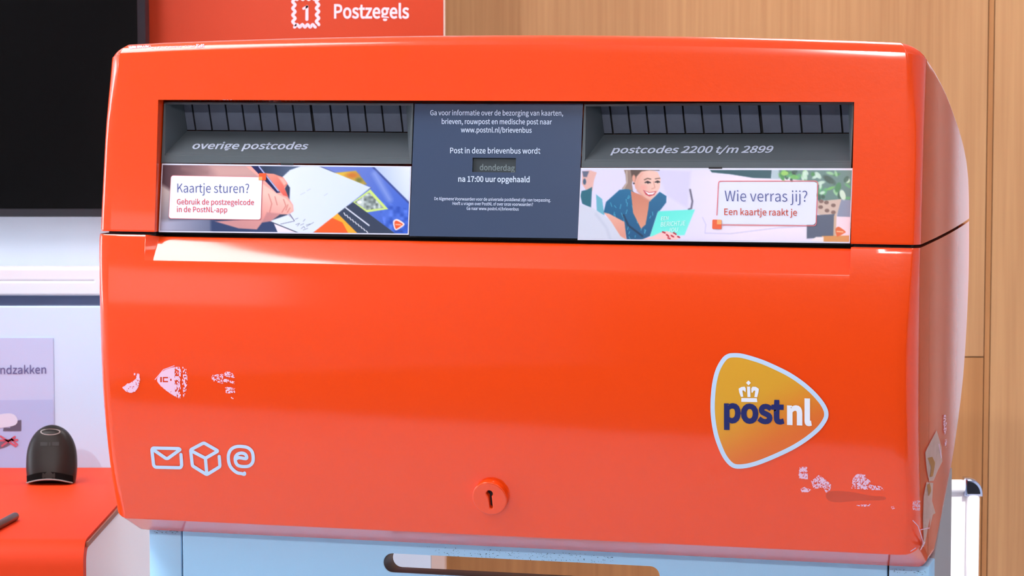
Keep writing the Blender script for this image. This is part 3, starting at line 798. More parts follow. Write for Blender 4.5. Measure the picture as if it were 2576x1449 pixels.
P.poly([(2276, 1226), (2296, 1208), (2352, 1238), (2348, 1250), (2298, 1284), (2284, 1274)], (236, 88, 44), 6, rnd=True); P.line([(2290, 1244), (2334, 1246)], 10, (250, 190, 160), 6)
P.line([(2285, 1312), (2345, 1308)], 14, (40, 62, 130), 10, .7)
P.mesh('printed_picture', T1, WIN, .0006, PRINT, c1)
lay('text_box', fill2d([[T1(*p) for p in round_poly([(188, 784), (1046, 799), (1032, 1204), (166, 1191)], 26, 5)]]), WIN, .0009, RULE, c1)
lay('text_box', fill2d([[T1(*p) for p in round_poly([(191, 788), (1041, 803), (1027, 1199), (170, 1186)], 23, 5)]]), WIN, .0011, CARDW, c1)
a = [text_on('lettering', 'Kaartje sturen?', WIN, .0014, BLUE_T, c1, T1(250, 945), T1(920, 950), cap=22.5, bold=-.006),
     text_on('lettering', 'Gebruik de postzegelcode', WIN, .0014, RED_T, c1, T1(246, 1056), T1(966, 1062), cap=13.2, bold=.008),
     text_on('lettering', 'in de PostNL-app', WIN, .0014, RED_T, c1, T1(246, 1127), T1(716, 1131), cap=13.2, bold=.008)]
a = [lay('corner_square', fill2d([[T1(*p) for p in round_poly([(1012, 764), (1080, 765), (1078, 832), (1010, 831)], 8, 3)]]), WIN, .0013, SQ_O, c1),
     lay('corner_square', fill2d([[T1(*p) for p in [(1010, 798), (1044, 799), (1043, 831), (1010, 830)]]]), WIN, .0015, SQ_L, c1)]
join_meshes('corner_square', a)
lay('card_notch', fill2d([[(707, 410.6), (739, 411.2), (739, 415.6), (707, 415)]]), WIN, .0008, DARK, c1)

# right card: a woman reading a turquoise card on a pale sofa
T3 = lambda x, y: (1430 + x / 3.4347, 230 + y / 3.4347)
c3 = advert([T3(108, 660), T3(2458, 664), T3(2432, 1312), T3(80, 1284)], 'right advert card with a smiling woman reading')
P = Paint([(116, 678), (2450, 682), (2424, 1300), (90, 1272)], 420, 112, (222, 216, 246))
P.poly([(1000, 670), (2200, 670), (2100, 1310), (900, 1310)], (226, 220, 246), 200, (242, 228, 240), (1000, 900), (1500, 900))
P.poly([(760, 680), (1060, 690), (1030, 1010), (850, 900)], (214, 208, 240), 30)
P.line([(1052, 850), (1072, 950), (1062, 1010), (1040, 1020)], 12, (66, 62, 84), 14)
P.poly([(1215, 670), (1760, 670), (1752, 752), (1600, 748), (1400, 716), (1240, 700)], (22, 78, 90), 8)
P.poly([(1760, 670), (1870, 670), (1850, 760), (1752, 756)], (176, 196, 206), 16)
P.poly([(1820, 670), (2460, 670), (2456, 980), (2160, 940), (2150, 790), (1820, 742)], (92, 128, 122), 14)
P.poly([(2340, 930), (2450, 940), (2440, 1100), (2320, 1090)], (132, 142, 168), 12)
rg = random.Random(5)
for k in range(46):
    x = rg.uniform(1840, 2440); y = rg.uniform(685, 760) if x < 2140 else rg.uniform(685, 930)
    P.dot(x, y, rg.uniform(16, 40), rg.uniform(10, 20), rg.choice([(64, 140, 74), (112, 190, 92), (40, 84, 66), (206, 232, 212), (30, 62, 56), (90, 170, 110), (150, 205, 150)]), 9, .9, rg.uniform(0, 3))
P.dot(2370, 895, 24, 46, (206, 230, 208), 8, 1, -.3); P.dot(1870, 708, 34, 20, (150, 205, 96), 10)
P.dot(2255, 765, 60, 26, (34, 66, 56), 14, .9, .6); P.dot(2330, 830, 24, 44, (56, 130, 76), 9, 1, .3)
P.poly([(2150, 950), (2360, 930), (2318, 1075), (2240, 1100), (2156, 1060)], (206, 180, 166), 9)
for x, y in ((2180, 1000), (2230, 960), (2235, 1030), (2290, 985), (2185, 950), (2290, 1045)): P.dot(x, y, 20, 16, (124, 92, 84), 8)
P.poly([(2310, 1080), (2440, 1086), (2432, 1310), (2290, 1310)], (238, 216, 228), 9)
P.poly([(2060, 1075), (2300, 1060), (2302, 1262), (2060, 1272)], (78, 88, 112), 9); P.line([(2306, 1080), (2300, 1255)], 22, (206, 172, 146), 8)
P.poly([(2190, 1250), (2430, 1245), (2430, 1312), (2190, 1312)], (216, 144, 76), 9); P.poly([(2090, 1290), (2140, 1258), (2205, 1256), (2205, 1304)], (242, 228, 230), 8)
P.line([(1160, 1090), (1188, 1150), (1180, 1225), (1400, 1230), (1800, 1180), (2050, 1165)], 6, (200, 194, 230), 10)
P.poly([(120, 690), (190, 682), (246, 700), (222, 770), (208, 860), (150, 850), (118, 800)], (228, 178, 170), 8); P.poly([(120, 690), (180, 690), (160, 740), (130, 740)], (96, 104, 128), 9); P.dot(140, 780, 14, 26, (70, 92, 118), 8)
P.poly([(206, 826), (196, 1006), (120, 970), (104, 900), (116, 860), (160, 850)], (38, 104, 122), 8); P.poly([(240, 890), (292, 930), (312, 1070), (246, 1045)], (104, 176, 196), 8)
P.poly([(84, 970), (210, 1005), (350, 1100), (500, 1285), (80, 1285)], (208, 212, 228), 9); P.line([(240, 1060), (330, 1180), (360, 1270)], 20, (188, 194, 214), 24, .6)
P.poly([(304, 1050), (326, 955), (440, 852), (530, 836), (600, 900), (690, 960), (790, 868), (848, 905), (846, 960), (800, 1020), (770, 1050), (706, 1250), (640, 1280), (505, 1282), (478, 1130), (340, 1070)], (24, 104, 146), 7, (18, 84, 128), (560, 860), (560, 1270))
for k in range(60):
    x = rg.uniform(330, 840); y = rg.uniform(870, 1270)
    if inside([(330, 1030), (345, 960), (450, 870), (530, 860), (610, 1010), (700, 980), (790, 890), (836, 920), (770, 1040), (700, 1240), (520, 1270), (490, 1130)], np.array([[x]]), np.array([[y]]))[0, 0]:
        P.line([(x, y), (x + rg.uniform(-14, 16), y + rg.uniform(14, 36))], 6, (78, 176, 208), 5, .8)
P.line([(478, 1070), (520, 1160), (640, 1250)], 16, (16, 44, 74), 10, .8)
P.poly([(306, 1046), (352, 1056), (486, 1128), (502, 1282), (450, 1250), (370, 1125)], (238, 176, 158), 8, (222, 150, 132), (330, 1050), (480, 1250))
P.poly([(540, 860), (640, 900), (700, 935), (692, 1010), (668, 1150), (628, 1186), (560, 1050)], (206, 128, 104), 8, (222, 150, 124), (600, 900), (630, 1160))
P.poly([(548, 720), (600, 690), (700, 676), (772, 696), (798, 756), (792, 830), (756, 900), (704, 946), (650, 910), (580, 840)], (242, 196, 182), 7, (226, 164, 146), (720, 780), (570, 830))
P.poly([(480, 676), (640, 676), (566, 728), (550, 800), (560, 862), (520, 846), (462, 842), (500, 790), (494, 720)], (150, 126, 116), 9); P.line([(505, 690), (508, 790), (480, 838)], 10, (206, 186, 172), 9, .8)
P.poly([(536, 672), (664, 672), (622, 700), (590, 736), (576, 778), (552, 770)], (92, 72, 66), 9); P.poly([(650, 670), (790, 670), (786, 686), (700, 682), (640, 690)], (98, 78, 72), 8)
P.line([(640, 706), (600, 760), (590, 830)], 14, (228, 160, 142), 16, .6); P.line([(596, 860), (660, 925), (706, 944)], 14, (214, 146, 126), 14, .7)
P.dot(566, 752, 15, 30, (228, 160, 140), 7); P.dot(566, 795, 8, 8, (60, 50, 60), 5)
P.line([(658, 764), (684, 752), (712, 758)], 9, (104, 76, 66), 6); P.line([(752, 756), (790, 750)], 8, (104, 76, 66), 6)
P.line([(664, 788), (684, 778), (708, 788)], 11, (52, 40, 46), 6); P.dot(688, 788, 13, 9, (44, 36, 44), 5); P.line([(752, 784), (772, 775), (788, 783)], 11, (52, 40, 46), 6); P.dot(772, 784, 11, 9, (44, 36, 44), 5)
P.line([(736, 780), (748, 832), (722, 842)], 7, (214, 144, 128), 7); P.dot(650, 830, 26, 20, (240, 160, 150), 22, .7)
P.poly([(646, 852), (700, 872), (764, 862), (742, 896), (700, 908), (668, 892)], (196, 70, 84), 6); P.poly([(660, 862), (700, 878), (752, 870), (730, 890), (690, 892)], (250, 246, 250), 5)
P.poly([(776, 1036), (1094, 1020), (1004, 1242), (704, 1254)], (96, 232, 216), 7, (120, 240, 226), (800, 1040), (900, 1240))
P.poly([(630, 1282), (720, 1254), (790, 1222), (850, 1206), (900, 1222), (968, 1262), (930, 1286)], (246, 198, 196), 7)
for a in ([(815, 1214), (835, 1222)], [(850, 1238), (866, 1252)], [(862, 1266), (878, 1272)], [(910, 1222), (930, 1234)], [(890, 1246), (908, 1256)], [(946, 1254), (960, 1262)]): P.line(a, 13, (186, 28, 52), 6)
P.poly([(2308, 1190), (2330, 1170), (2352, 1178), (2396, 1212), (2380, 1228), (2330, 1254), (2316, 1246)], (224, 96, 36), 7, rnd=True); P.line([(2322, 1210), (2372, 1214)], 10, (246, 196, 150), 7)
P.mesh('printed_picture', T3, WIN, .0006, PRINT, c3)
lay('text_box', fill2d([[T3(*p) for p in round_poly([(1306, 782), (2150, 782), (2136, 1154), (1292, 1146)], 30, 5)]]), WIN, .0009, mat('box_pale', srgb(226, 228, 246), 0.35), c3)
orl = [(1284, 1070), (1297, 800)] + [(1302, 782), (1314, 776)] + [(2135, 775), (2150, 782), (2156, 798)] + [(2142, 1140), (2134, 1156), (2118, 1162)] + [(1330, 1154)]
lay('box_outline', polys_me([[T3(*p) for p in lp] for lp in stroke(orl, 7)]), WIN, .0011, RULE, c3)
a = [text_on('lettering', 'Wie verras jij?', WIN, .0014, BLUE_T, c3, T3(1352, 950), T3(2064, 954), cap=27, bold=-.008),
     text_on('lettering', 'Een kaartje raakt je', WIN, .0014, RED_T2, c3, T3(1348, 1068), T3(1976, 1074), cap=16, bold=.007)]
a = [lay('corner_square', fill2d([[T3(*p) for p in round_poly([(1246, 1108), (1326, 1110), (1324, 1191), (1244, 1189)], 8, 3)]]), WIN, .0013, SQ_O, c3),
     lay('corner_square', fill2d([[T3(*p) for p in [(1286, 1110), (1325, 1111), (1324, 1150), (1285, 1149)]]]), WIN, .0015, SQ_L, c3)]
join_meshes('corner_square', a)
lay('card_notch', fill2d([[(1783, 420.3), (1817, 420.3), (1817, 424.6), (1783, 424.6)]]), WIN, .0008, DARK, c3)
for bd, a_, b_, cp in (('EEN', (800, 1114), (868, 1110), 9), ('BERICHTJE', (798, 1168), (1012, 1156), 11), ('JOU', (862, 1216), (950, 1210), 10)):
    text_on('lettering', bd, WIN, .0009, mat('lettering_mint', srgb(206, 250, 244), .5), c3, T3(*a_), T3(*b_), cap=cp, bold=.012, shear=.15)
# dark plate that closes the window behind the modules
poly_mesh('window_backing', [(WX0, d_win(0, ZS_U) + .0048, ZS_U - .002), (WX1, d_win(0, ZS_U) + .0048, ZS_U - .002), (WX1, d_win(0, 1.3995) + .0048, 1.3995), (WX0, d_win(0, 1.3995) + .0048, 1.3995)], [[0, 1, 2, 3]], DARK, mb)

# --- round-cornered triangular emblem
T2 = lambda x, y: (1740 + x / 4.2625, 860 + y / 4.2625)
outer = [T2(*p) for p in [(430, 120), (520, 122), (620, 145), (760, 190), (900, 250), (1050, 325), (1180, 410), (1300, 510), (1400, 620), (1452, 705), (1468, 770), (1455, 835), (1400, 920), (1330, 990), (1220, 1075), (1080, 1160), (900, 1245), (740, 1310), (620, 1345), (520, 1358), (450, 1350), (390, 1310), (330, 1230), (280, 1120), (240, 1000), (215, 870), (203, 740), (205, 600), (220, 450), (250, 320), (290, 230), (340, 160), (385, 130)]]
outer = smooth_loop(outer, 3); inner = offset_poly(outer, 11.0)
lg = lay('emblem_sticker', fill2d([outer, inner]), LOW, .0006, STICKER, mb, slice_y=8); lg['label'] = 'pale rim of the round-cornered triangular emblem'
def lgrad(x, y):
    cx, cy = (x - 1740) * 4.2625, (y - 860) * 4.2625
    t = max(0.0, min(1.0, ((cx - 400) * 0.50 + (cy - 600) * 0.87 - 60) / 700)); t = t * t * (3 - 2 * t)
    a = srgb(226, 166, 48); b = srgb(232, 112, 44)
    return tuple(a[i] * (1 - t) + b[i] * t for i in range(3)) + (1,)
lay('emblem_field', fill2d([offset_poly(outer, 10.6)]), LOW, .0005, LOGO_V, lg, slice_y=9, grad=lgrad)
text_on('lettering', 'post', LOW, .0009, NAVY, lg, T2(348, 850), T2(996, 865), cap=56, bold=.05, slice_y=8)
text_on('lettering', 'nl', LOW, .0009, WHITE_P, lg, T2(1024, 872), T2(1290, 882), cap=56, bold=.05, slice_y=8)
crown = [[(535, 600), (700, 602), (706, 644), (533, 641)], [(595, 478), (628, 478), (633, 590), (600, 590)],
         [(610, 412), (637, 438), (611, 464), (584, 438)],
         [(505, 500), (535, 482), (570, 478), (582, 498), (580, 540), (560, 520), (545, 520), (556, 586), (530, 588), (512, 540)],
         [(640, 498), (655, 478), (690, 480), (722, 502), (718, 540), (704, 592), (674, 590), (684, 522), (668, 520), (652, 545), (642, 540)]]
lay('crown', fill2d([[T2(*p) for p in lp] for lp in crown]), LOW, .0009, WHITE_P, lg, slice_y=8)

# --- three pictogram stickers
TI = lambda x, y: (240 + x / 4.025, 880 + y / 4.025)
def pict(name, strokes, w, label):
    loops = []
    for st, cl in strokes: loops += stroke(st, w, cl, True, 16)
    o = lay(name, polys_me([[TI(*p) for p in lp] for lp in loops]), LOW, .0006, STICKER, mb); o['label'] = label
    return o
pict('envelope_pictogram', [([(868, 1058), (876, 1170), (862, 1192), (610, 1186), (592, 1168), (574, 1010), (584, 992), (846, 998), (860, 1008), (736, 1098), (716, 1098), (590, 1010)], False)], 33, 'pale outlined envelope pictogram')
pict('parcel_pictogram', [([(1256, 1078), (1264, 1180), (1130, 1262), (984, 1172), (966, 1010), (1100, 940), (1244, 1022), (1116, 1096), (976, 1022)], False), ([(1116, 1096), (1130, 1256)], False)], 33, 'pale outlined parcel box pictogram')
at = [(1436, 1098), (1526, 1100), (1530, 1070), (1510, 1050), (1476, 1044), (1440, 1056), (1418, 1090), (1424, 1140), (1450, 1170), (1500, 1180), (1556, 1174), (1592, 1140), (1600, 1090), (1588, 1030), (1550, 992), (1500, 978), (1430, 978), (1376, 1006), (1350, 1060), (1352, 1130), (1376, 1190), (1430, 1238), (1480, 1250), (1512, 1246)]
def open_smooth(p, n=4):
    q = smooth_loop(p, n); return q[:(len(p) - 1) * n + 1]
pict('at_sign_pictogram', [(open_smooth(at), False)], 33, 'pale outlined at sign pictogram')

# --- remains of peeled stickers
TL_ = TI
def res(polys, thr, freq, label, T=TI, **k):
    o = residue('sticker_residue', [[T(*p) for p in q] for q in polys], thr, freq, LOW, .0005, FLAKE, mb, **k); o['label'] = label; return o
def specks(pts, T, r=1.3):
    return [[(T(x, y)[0] + dx * r, T(x, y)[1] + dy * r) for dx, dy in ((-1, -1), (1, -1), (1, 1), (-1, 1))] for x, y in pts]
res([[(270, 375), (300, 360), (320, 338), (345, 335), (385, 310), (410, 290), (420, 240), (442, 240), (450, 300), (430, 380), (400, 420), (360, 432), (320, 425), (290, 400)], [(388, 235), (402, 235), (402, 255), (388, 255)]], .28, 3.2, 'small crescent scrap of peeled pink sticker')
tri = smooth_loop([(625, 290), (680, 215), (760, 180), (830, 168), (900, 175), (925, 210), (932, 300), (920, 400), (890, 480), (845, 488), (760, 440), (680, 380), (635, 330)], 3)
tri_px = [TI(*p) for p in tri]
def keep_tri(X, Y):
    cx, cy = (X - 240) * 4.025, (Y - 880) * 4.025
    crack = (cx > 800) & (vnoise(X / 2.1 + 3, Y / 3.6) > .56) | (np.abs(cx - 872 - 6 * np.sin(cy / 30)) < 10)
    glyph = (np.abs(cy - 300) < 26) & (cx > 655) & (cx < 770) & ((np.abs(cx - 664) < 7) | ((np.abs(cx - 716) < 20) & (np.abs(np.abs(cy - 300) - 20) < 7)) | (np.abs(cx - 690) < 6) | ((np.abs(cx - 765) < 8) & (np.abs(cy - 300) < 10)))
    return ~crack & ~glyph
res([tri], .16, 4.0, 'half peeled pink triangular sticker', keep=keep_tri, cell=1.1)
pict_rim = lay('sticker_residue', polys_me([[TI(*p) for p in lp] for lp in stroke(smooth_loop([(606, 300), (690, 200), (800, 160)], 1)[:3], 7)]), LOW, .0005, FLAKE, mb); pict_rim['label'] = 'thin edge line left by the triangular sticker'
res([[(1295, 250), (1320, 215), (1370, 220), (1412, 260), (1405, 282), (1330, 270)], [(1280, 300), (1330, 285), (1410, 320), (1410, 342), (1350, 330), (1290, 320)],
     [(1315, 370), (1410, 380), (1412, 430), (1320, 440)], [(1372, 475), (1400, 478), (1395, 495), (1375, 488)], [(1180, 250), (1290, 240), (1290, 340), (1180, 310)]], .47, 2.6, 'speckled scraps of a peeled pink sticker')
T6 = lambda x, y: (1700 + x / 2.9406, 1120 + y / 2.9406)
res([[(905, 240), (915, 160), (970, 155), (978, 250)], [(920, 320), (950, 305), (1000, 325), (985, 345), (930, 345)], [(1000, 262), (1060, 215), (1110, 255), (1150, 290), (1140, 330), (1110, 348), (1090, 310), (1020, 320)]], .42, 2.6, 'flaked pink sticker scraps below the emblem', T6)
res([[(1296, 315), (1310, 240), (1340, 208), (1400, 215), (1405, 240), (1440, 260), (1440, 290), (1510, 300), (1550, 330), (1400, 325)], [(1325, 440), (1440, 432), (1430, 446), (1380, 452)], [(1590, 455), (1605, 440), (1618, 465), (1600, 470)]], .43, 2.6, 'flaked pink sticker scraps near the right corner', T6)
sm = lay('grey_smudge', fill2d([[T6(*p) for p in smooth_loop([(1110, 365), (1150, 340), (1230, 338), (1330, 350), (1440, 372), (1545, 380), (1540, 405), (1420, 408), (1300, 414), (1200, 422), (1130, 408)], 3)]]), LOW, .0003, SMUDGE, mb)
sm['label'] = 'grey rub mark'

# --- torn tape on the right side
SD = SideX(XC + HW + .0016)
T8 = lambda x, y: (2100 + x * .57212, 620 + y * .57212)
tp = [[(445, 808), (420, 855), (395, 905), (402, 985), (412, 1032), (432, 1030), (450, 985), (470, 945), (466, 880)],
      [(400, 1036), (388, 1100), (385, 1200), (388, 1290), (372, 1336), (394, 1308), (410, 1220), (418, 1190), (414, 1240), (428, 1180), (440, 1172), (425, 1120), (430, 1040)]]
o = lay('torn_tape', fill2d([[T8(*p) for p in q] for q in tp]), SD, .0007, TAPE, mb); o['label'] = 'strip of torn clear tape on the right side'
lay('tape_glue', polys_me([[T8(*p) for p in q] for q in [[(404, 930), (425, 925), (438, 950), (428, 1010), (414, 1015), (420, 970)], [(402, 1050), (415, 1040), (420, 1075), (408, 1100)]]]), SD, .0010, TAPE_Y, o)
ck = [lay('tape_thread', polys_me([[T8(*p) for p in lp] for lp in stroke(q, 3.4)]), SD, .0008, FLAKE, o) for q in ([(340, 1205), (362, 1228), (374, 1262), (384, 1296), (386, 1318)], [(374, 1246), (396, 1240), (412, 1238)], [(330, 1340), (352, 1326)], [(455, 870), (466, 930)], [(392, 1300), (374, 1334)])]
for q in [[(476, 740), (484, 738), (490, 790), (482, 830), (474, 800)], [(480, 850), (490, 845), (488, 885), (482, 880)], [(338, 1120), (372, 1115), (372, 1160), (340, 1158)]]:
    residue('scuff_mark', [[T8(*p) for p in q]], .5, 2.0, SD, .0006, FLAKE, mb, cell=1.0)

# --- lock
lc = LOW.hit(1236, 1247); h = .002
nl = Vector((0, -1, (d_low0(lc.z + h) - d_low0(lc.z - h)) / (2 * h))).normalized(); ux = Vector((1, 0, 0)); uz = nl.cross(ux) * -1
if uz.z < 0: uz = -uz
R0 = .0176
key = arc(-.001, .0058, .0047, -62, 242, 18) + arc(.0008, -.0095, .0029, 180, 360, 8)
key = [(-.0024, .0015)] + [(-.0022, -.0095)] + arc(.0008, -.0098, .0030, 180, 360, 8) + [(.0036, .0015)] + arc(0.0004, .0058, .0048, -50, 230, 18)
me = fill2d([arc(0, 0, R0, 0, 360, 56)[:-1], key], .0046, .0013, 3)
for v in me.vertices: v.co = lc + ux * v.co.x + uz * v.co.y + nl * (v.co.z + .0015)
lk = link_mesh('lock_cover', me, ORANGE, mb, 35)
me = fill2d([arc(0, 0, .013, 0, 360, 32)[:-1]])
for v in me.vertices: v.co = lc + ux * v.co.x + uz * v.co.y + nl * .0008
link_mesh('keyhole', me, DARK, lk)

# --- stand: door panel with a hand slot, two corner posts
DS = .090
SF = Front(lambda x, z: DS)
zt = .9885
xl0 = SF.hit(375.5, 1400).x; xl1 = SF.hit(456, 1400).x; xr0 = SF.hit(2236, 1440).x; xr1 = SF.hit(2337, 1440).x
s0 = SF.hit(963, 1415); s1 = SF.hit(1661, 1449); sz1 = SF.hit(1300, 1406).z; sz0 = sz1 - .0235; rr = .0112
slot = arc(s0.x + rr, sz1 - rr, rr, 90, 270, 12) + arc(s1.x - rr, sz1 - rr, rr, -90, 90, 12)
SLT = .034
me = fill2d([[(xl1 + .0026, .06), (xr0 - .0026, .06), (xr0 - .0026, zt), (xl1 + .0026, zt)], slot], SLT / 2 - .0008, .0008, 1)
for v in me.vertices: v.co = (v.co.x, DS + SLT / 2 + v.co.z, v.co.y)
dp = link_mesh('stand_panel', me, [STEEL_B, SLOT_IN], mb, 30)
for p in dp.data.polygons:
    c = p.center
    if DS + .004 < c.y < DS + SLT - .001 and s0.x - .001 <= c.x <= s1.x + .001 and sz0 - .001 < c.z < sz1 + .001: p.material_index = 1
for (xa, xb, deep) in ((xl0, xl1, .18), (xr0, xr1, .40)):
    o = box_obj('stand_post', (xa, xb, DS, DS + .05, 0.0, zt), STEEL_B, mb, .0015)
for xg_ in (xl1, xr0): box_obj('dark_gasket', ((xg_ + .0001, xg_ + .0025) if xg_ < 0 else (xg_ - .0025, xg_ - .0001)) + (DS + .004, DS + .03, .06, zt - .0005), DARK, mb)  # dark strip added to give the panel gap its shade
box_obj('stand_rail', (xl1, xr0, DS + .002, DS + .03, 0.02, .055), STEEL_B, mb, .001)
# grey side frame behind the right post, leaning back under the housing
sp = [(DS + .05, 0), (.300, 0), (.300, .60), (.297, 1.062), (.22, 1.03), (DS + .05, .985)]
xa, xb = xr1 - .022, xr1 - .001
v = [(xa, d, z) for d, z in sp] + [(xb, d, z) for d, z in sp]; n = len(sp)
for (xa, xb) in ((xr1 - .022, xr1 - .001), (xl0 + .001, xl0 + .022)):
    v = [(xa, d, z) for d, z in sp] + [(xb, d, z) for d, z in sp]
    o = poly_mesh('side_frame', v, [list(range(n))[::-1], list(range(n, 2 * n))] + [[i, (i + 1) % n, n + (i + 1) % n, n + i] for i in range(n)], STEEL_G, mb)
for q, th_ in (([(388, 1331), (440, 1334), (450, 1338), (440, 1342), (388, 1340)], .66), ([(2240, 1430), (2330, 1436), (2330, 1446), (2240, 1442)], .76), ([(1070, 1374), (1550, 1396), (1540, 1418), (1100, 1398)], .80)):
    o = residue('chipped_paint', [q], th_, 2.4, SF, .0004, CHIP, mb, cell=1.0)
    o['label'] = 'dark chips in the blue paint'

# ================================================================ COUNTER
CX, CY0, CY1, CH = -0.5015, 3.165, 3.77, 0.95
ct = empty('service_counter', (-1.2, 3.45, 0)); tag(ct, 'orange-topped white service counter left of the mailbox', 'counter'); org = (-1.2, 3.45, 0)
XW = -2.4
prof = round_poly([(CY1, CH), (CY0, CH), (CY0, .62), (CY0 + .022, .62), (CY0 + .022, CH - .012), (CY1, CH - .012)], [0, .03, 0, 0, .018, 0], 6)
n = len(prof); v = [(XW, y, z) for y, z in prof] + [(CX, y, z) for y, z in prof]
o = poly_mesh('countertop', [Vector(p) - Vector(org) for p in v], [list(range(n)), list(range(n, 2 * n))[::-1]] + [[i, n + i, n + (i + 1) % n, (i + 1) % n] for i in range(n)], ORANGE_DK, ct, 30)
v = [(CX + .0004 * s, y, z) for s in (0, 1, 2, 3) for y, z in prof]
b = box_obj('edge_band', (CX + .0003, CX + .003, CY0 + .02, CY1, CH - .0090, CH - .0028), BROWN, ct, org=org)
box_obj('side_panel', (CX - .02, CX - .0005, CY0 + .0225, CY1, 0, CH - .0125), mat('side_white', srgb(246, 246, 252), .5), ct, org=org)  # side coloured whiter in place of light falling on it
box_obj('front_panel', (XW, CX - .0205, CY0 + .0225, CY0 + .042, 0, CH - .0125), WHITE, ct, org=org)
zt2 = WallY(CY1).hit(200, 772).z
bp = box_obj('back_panel', (XW, CX, CY1 + .0005, CY1 + .02, .4, zt2), WHITE, ct, .0015, org=org)

# shelf with a rounded groove between counter and screen
YS = 3.83; ws = WallY(YS)
sh = empty('wall_shelf', (-1.4, YS, ws.hit(100, 700).z)); so = tuple(sh.location)
tag(sh, 'white moulded wall shelf with a rounded groove below the black screen', 'shelf')
zA, zG1, zG0, zB, zC = [ws.hit(100, y).z for y in (681, 702, 712.5, 737.5, 800)]
gx = ws.hit(246, 707).x; gr = (zG1 - zG0) / 2
xe = -0.42
grv = [(-2.6, zG0), (gx - gr * 2, zG0)] + arc(gx - gr * 2, zG1 - gr * 1.0, gr, -90, 90, 8)[1:-1] + [(gx - gr * 2, zG1), (-2.6, zG1)]
me = fill2d([[(-2.7, zB), (xe, zB), (xe, zA), (-2.7, zA)], grv], .018, .004, 3)
for q in me.vertices: q.co = Vector((q.co.x, YS + .022 - q.co.z, q.co.y)) - Vector(so)
link_mesh('shelf_front', me, WHITE2, sh, 40)
box_obj('groove_back', (-2.65, xe - .02, YS + .016, YS + .03, zG0 - .002, zG1 + .002), GREYW, sh, org=so)
box_obj('shelf_box', (-2.7, xe, YS + .045, YP - .001, zB, zB + .012), WHITE2, sh, org=so)
box_obj('back_strip', (-2.7, xe, YS + .05, YS + .07, zC - .05, zB - .0005), GREYW, sh, org=so)  # grey colour stands in for the shadow below the shelf

# poster on the counter's back panel
YPo = CY1; wp = WallY(YPo)
q = [wp.hit(*p) for p in ((-150, 853), (134, 850), (136, 1179), (-150, 1180))]
po = empty('instruction_poster', (q[0].x, YPo - .001, q[3].z + .001)); pg = tuple(po.location)
tag(po, 'pale lavender instruction poster about shipping bags standing on the counter', 'poster')
def flat(name, loop, m, eps, parent=po, o3=pg, surf=wp): return lay(name, fill2d([loop]), surf, eps, m, parent, o3)
box_obj('poster_sheet', (q[0].x, q[1].x, YPo - .0012, YPo - .0002, q[2].z + .0005, q[1].z), PAPER, po, org=pg)
flat('photo_panel', [(-150, 1008), (134, 1005), (136, 1178), (-150, 1178)], PAPER2, .0015)
text_on('lettering', 'Verzendzakken', wp, .0020, INK, po, (-68, 941), (116.5, 939), cap=20, bold=.012, org=pg)
flat('bag_picture', smooth_loop([(-30, 1055), (0, 1042), (30, 1040), (44, 1052), (40, 1068), (10, 1075), (-30, 1076)], 3), mat('bag_white', srgb(205, 226, 250), .6), .0020)
flat('bag_picture', [(40, 1058), (54, 1056), (54, 1084), (8, 1084), (10, 1076), (26, 1076), (28, 1066), (40, 1066)], mat('bag_dark', srgb(88, 92, 116), .6), .0019)
flat('bag_picture', smooth_loop([(-20, 1118), (2, 1112), (20, 1108), (30, 1114), (10, 1126), (-20, 1130)], 3), mat('bag_grey', srgb(112, 110, 136), .6), .0019)
lay('cross_mark', polys_me([lp for st in ([(2, 1097), (40, 1122)], [(6, 1121), (38, 1098)], [(-6, 1108), (44, 1106)], [(30, 1104), (44, 1118)]) for lp in stroke(st, 5)]), wp, .0023, mat('cross_red', srgb(196, 90, 116), .6), po, pg)

# card reader standing on the counter
rc = FloorZ(CH).hit(123, 1221)
cr = empty('card_reader', (rc.x, rc.y + .022, CH + .0006)); tag(cr, 'dark brown domed plastic card reader standing on the orange counter', 'card reader')
HWd, HT = .0338, .0765
V = []; Fc = []; NZ = 22; NA = 40
def half(z):
    t = z / HT
    if t < .30: return HWd * (.93 + .07 * math.sin(t / .30 * math.pi / 2))
    return HWd * max(0.0, 1 - ((t - .30) / .70) ** 2.6) ** .52
for i in range(NZ + 1):
    t = i / NZ; z = HT * (1 - (1 - t) ** 1.6) if i < NZ else HT * .9995
    a = max(half(z), .002); b = .024 * (1 - .55 * (z / HT) ** 1.8) * (1 if z < HT * .9 else max(.15, a / half(HT * .9)))
    for j in range(NA):
        th = 2 * math.pi * j / NA; c, s_ = math.cos(th), math.sin(th)
        x = a * abs(c) ** .75 * (1 if c > 0 else -1); y = b * abs(s_) ** .8 * (1 if s_ > 0 else -1)
        zz = z
        if s_ < 0.15: zz = z + .0075 * (1 - (x / HWd) ** 2) * max(0, 1 - t * 3.0)   # the lip arches up in front
        V.append((x, y + .008 * (z / HT), zz))
for i in range(NZ):
    for j in range(NA): Fc.append([i * NA + j, i * NA + (j + 1) % NA, (i + 1) * NA + (j + 1) % NA, (i + 1) * NA + j])
Fc.append([NZ * NA + j for j in range(NA)])
poly_mesh('reader_shell', V, Fc, READER, cr, 50)
def rf(x, z): return -.024 * (1 - .55 * (z / HT) ** 1.8) * (max(0, 1 - (abs(x) / max(half(z), .002)) ** 2.67) ** .3) + .008 * (z / HT)
band = []
for i in range(13):
    x = -HWd * .93 + i * HWd * 1.86 / 12
    for z in (.0012 + .0075 * (1 - (x / HWd) ** 2) * .9, .0100 + .0075 * (1 - (x / HWd) ** 2)): band.append((x * .985, rf(x * .97, z) - .0009, z))
poly_mesh('dark_band', band, [[2 * i, 2 * i + 2, 2 * i + 3, 2 * i + 1] for i in range(12)], READER_D, cr, 60)
rim = []
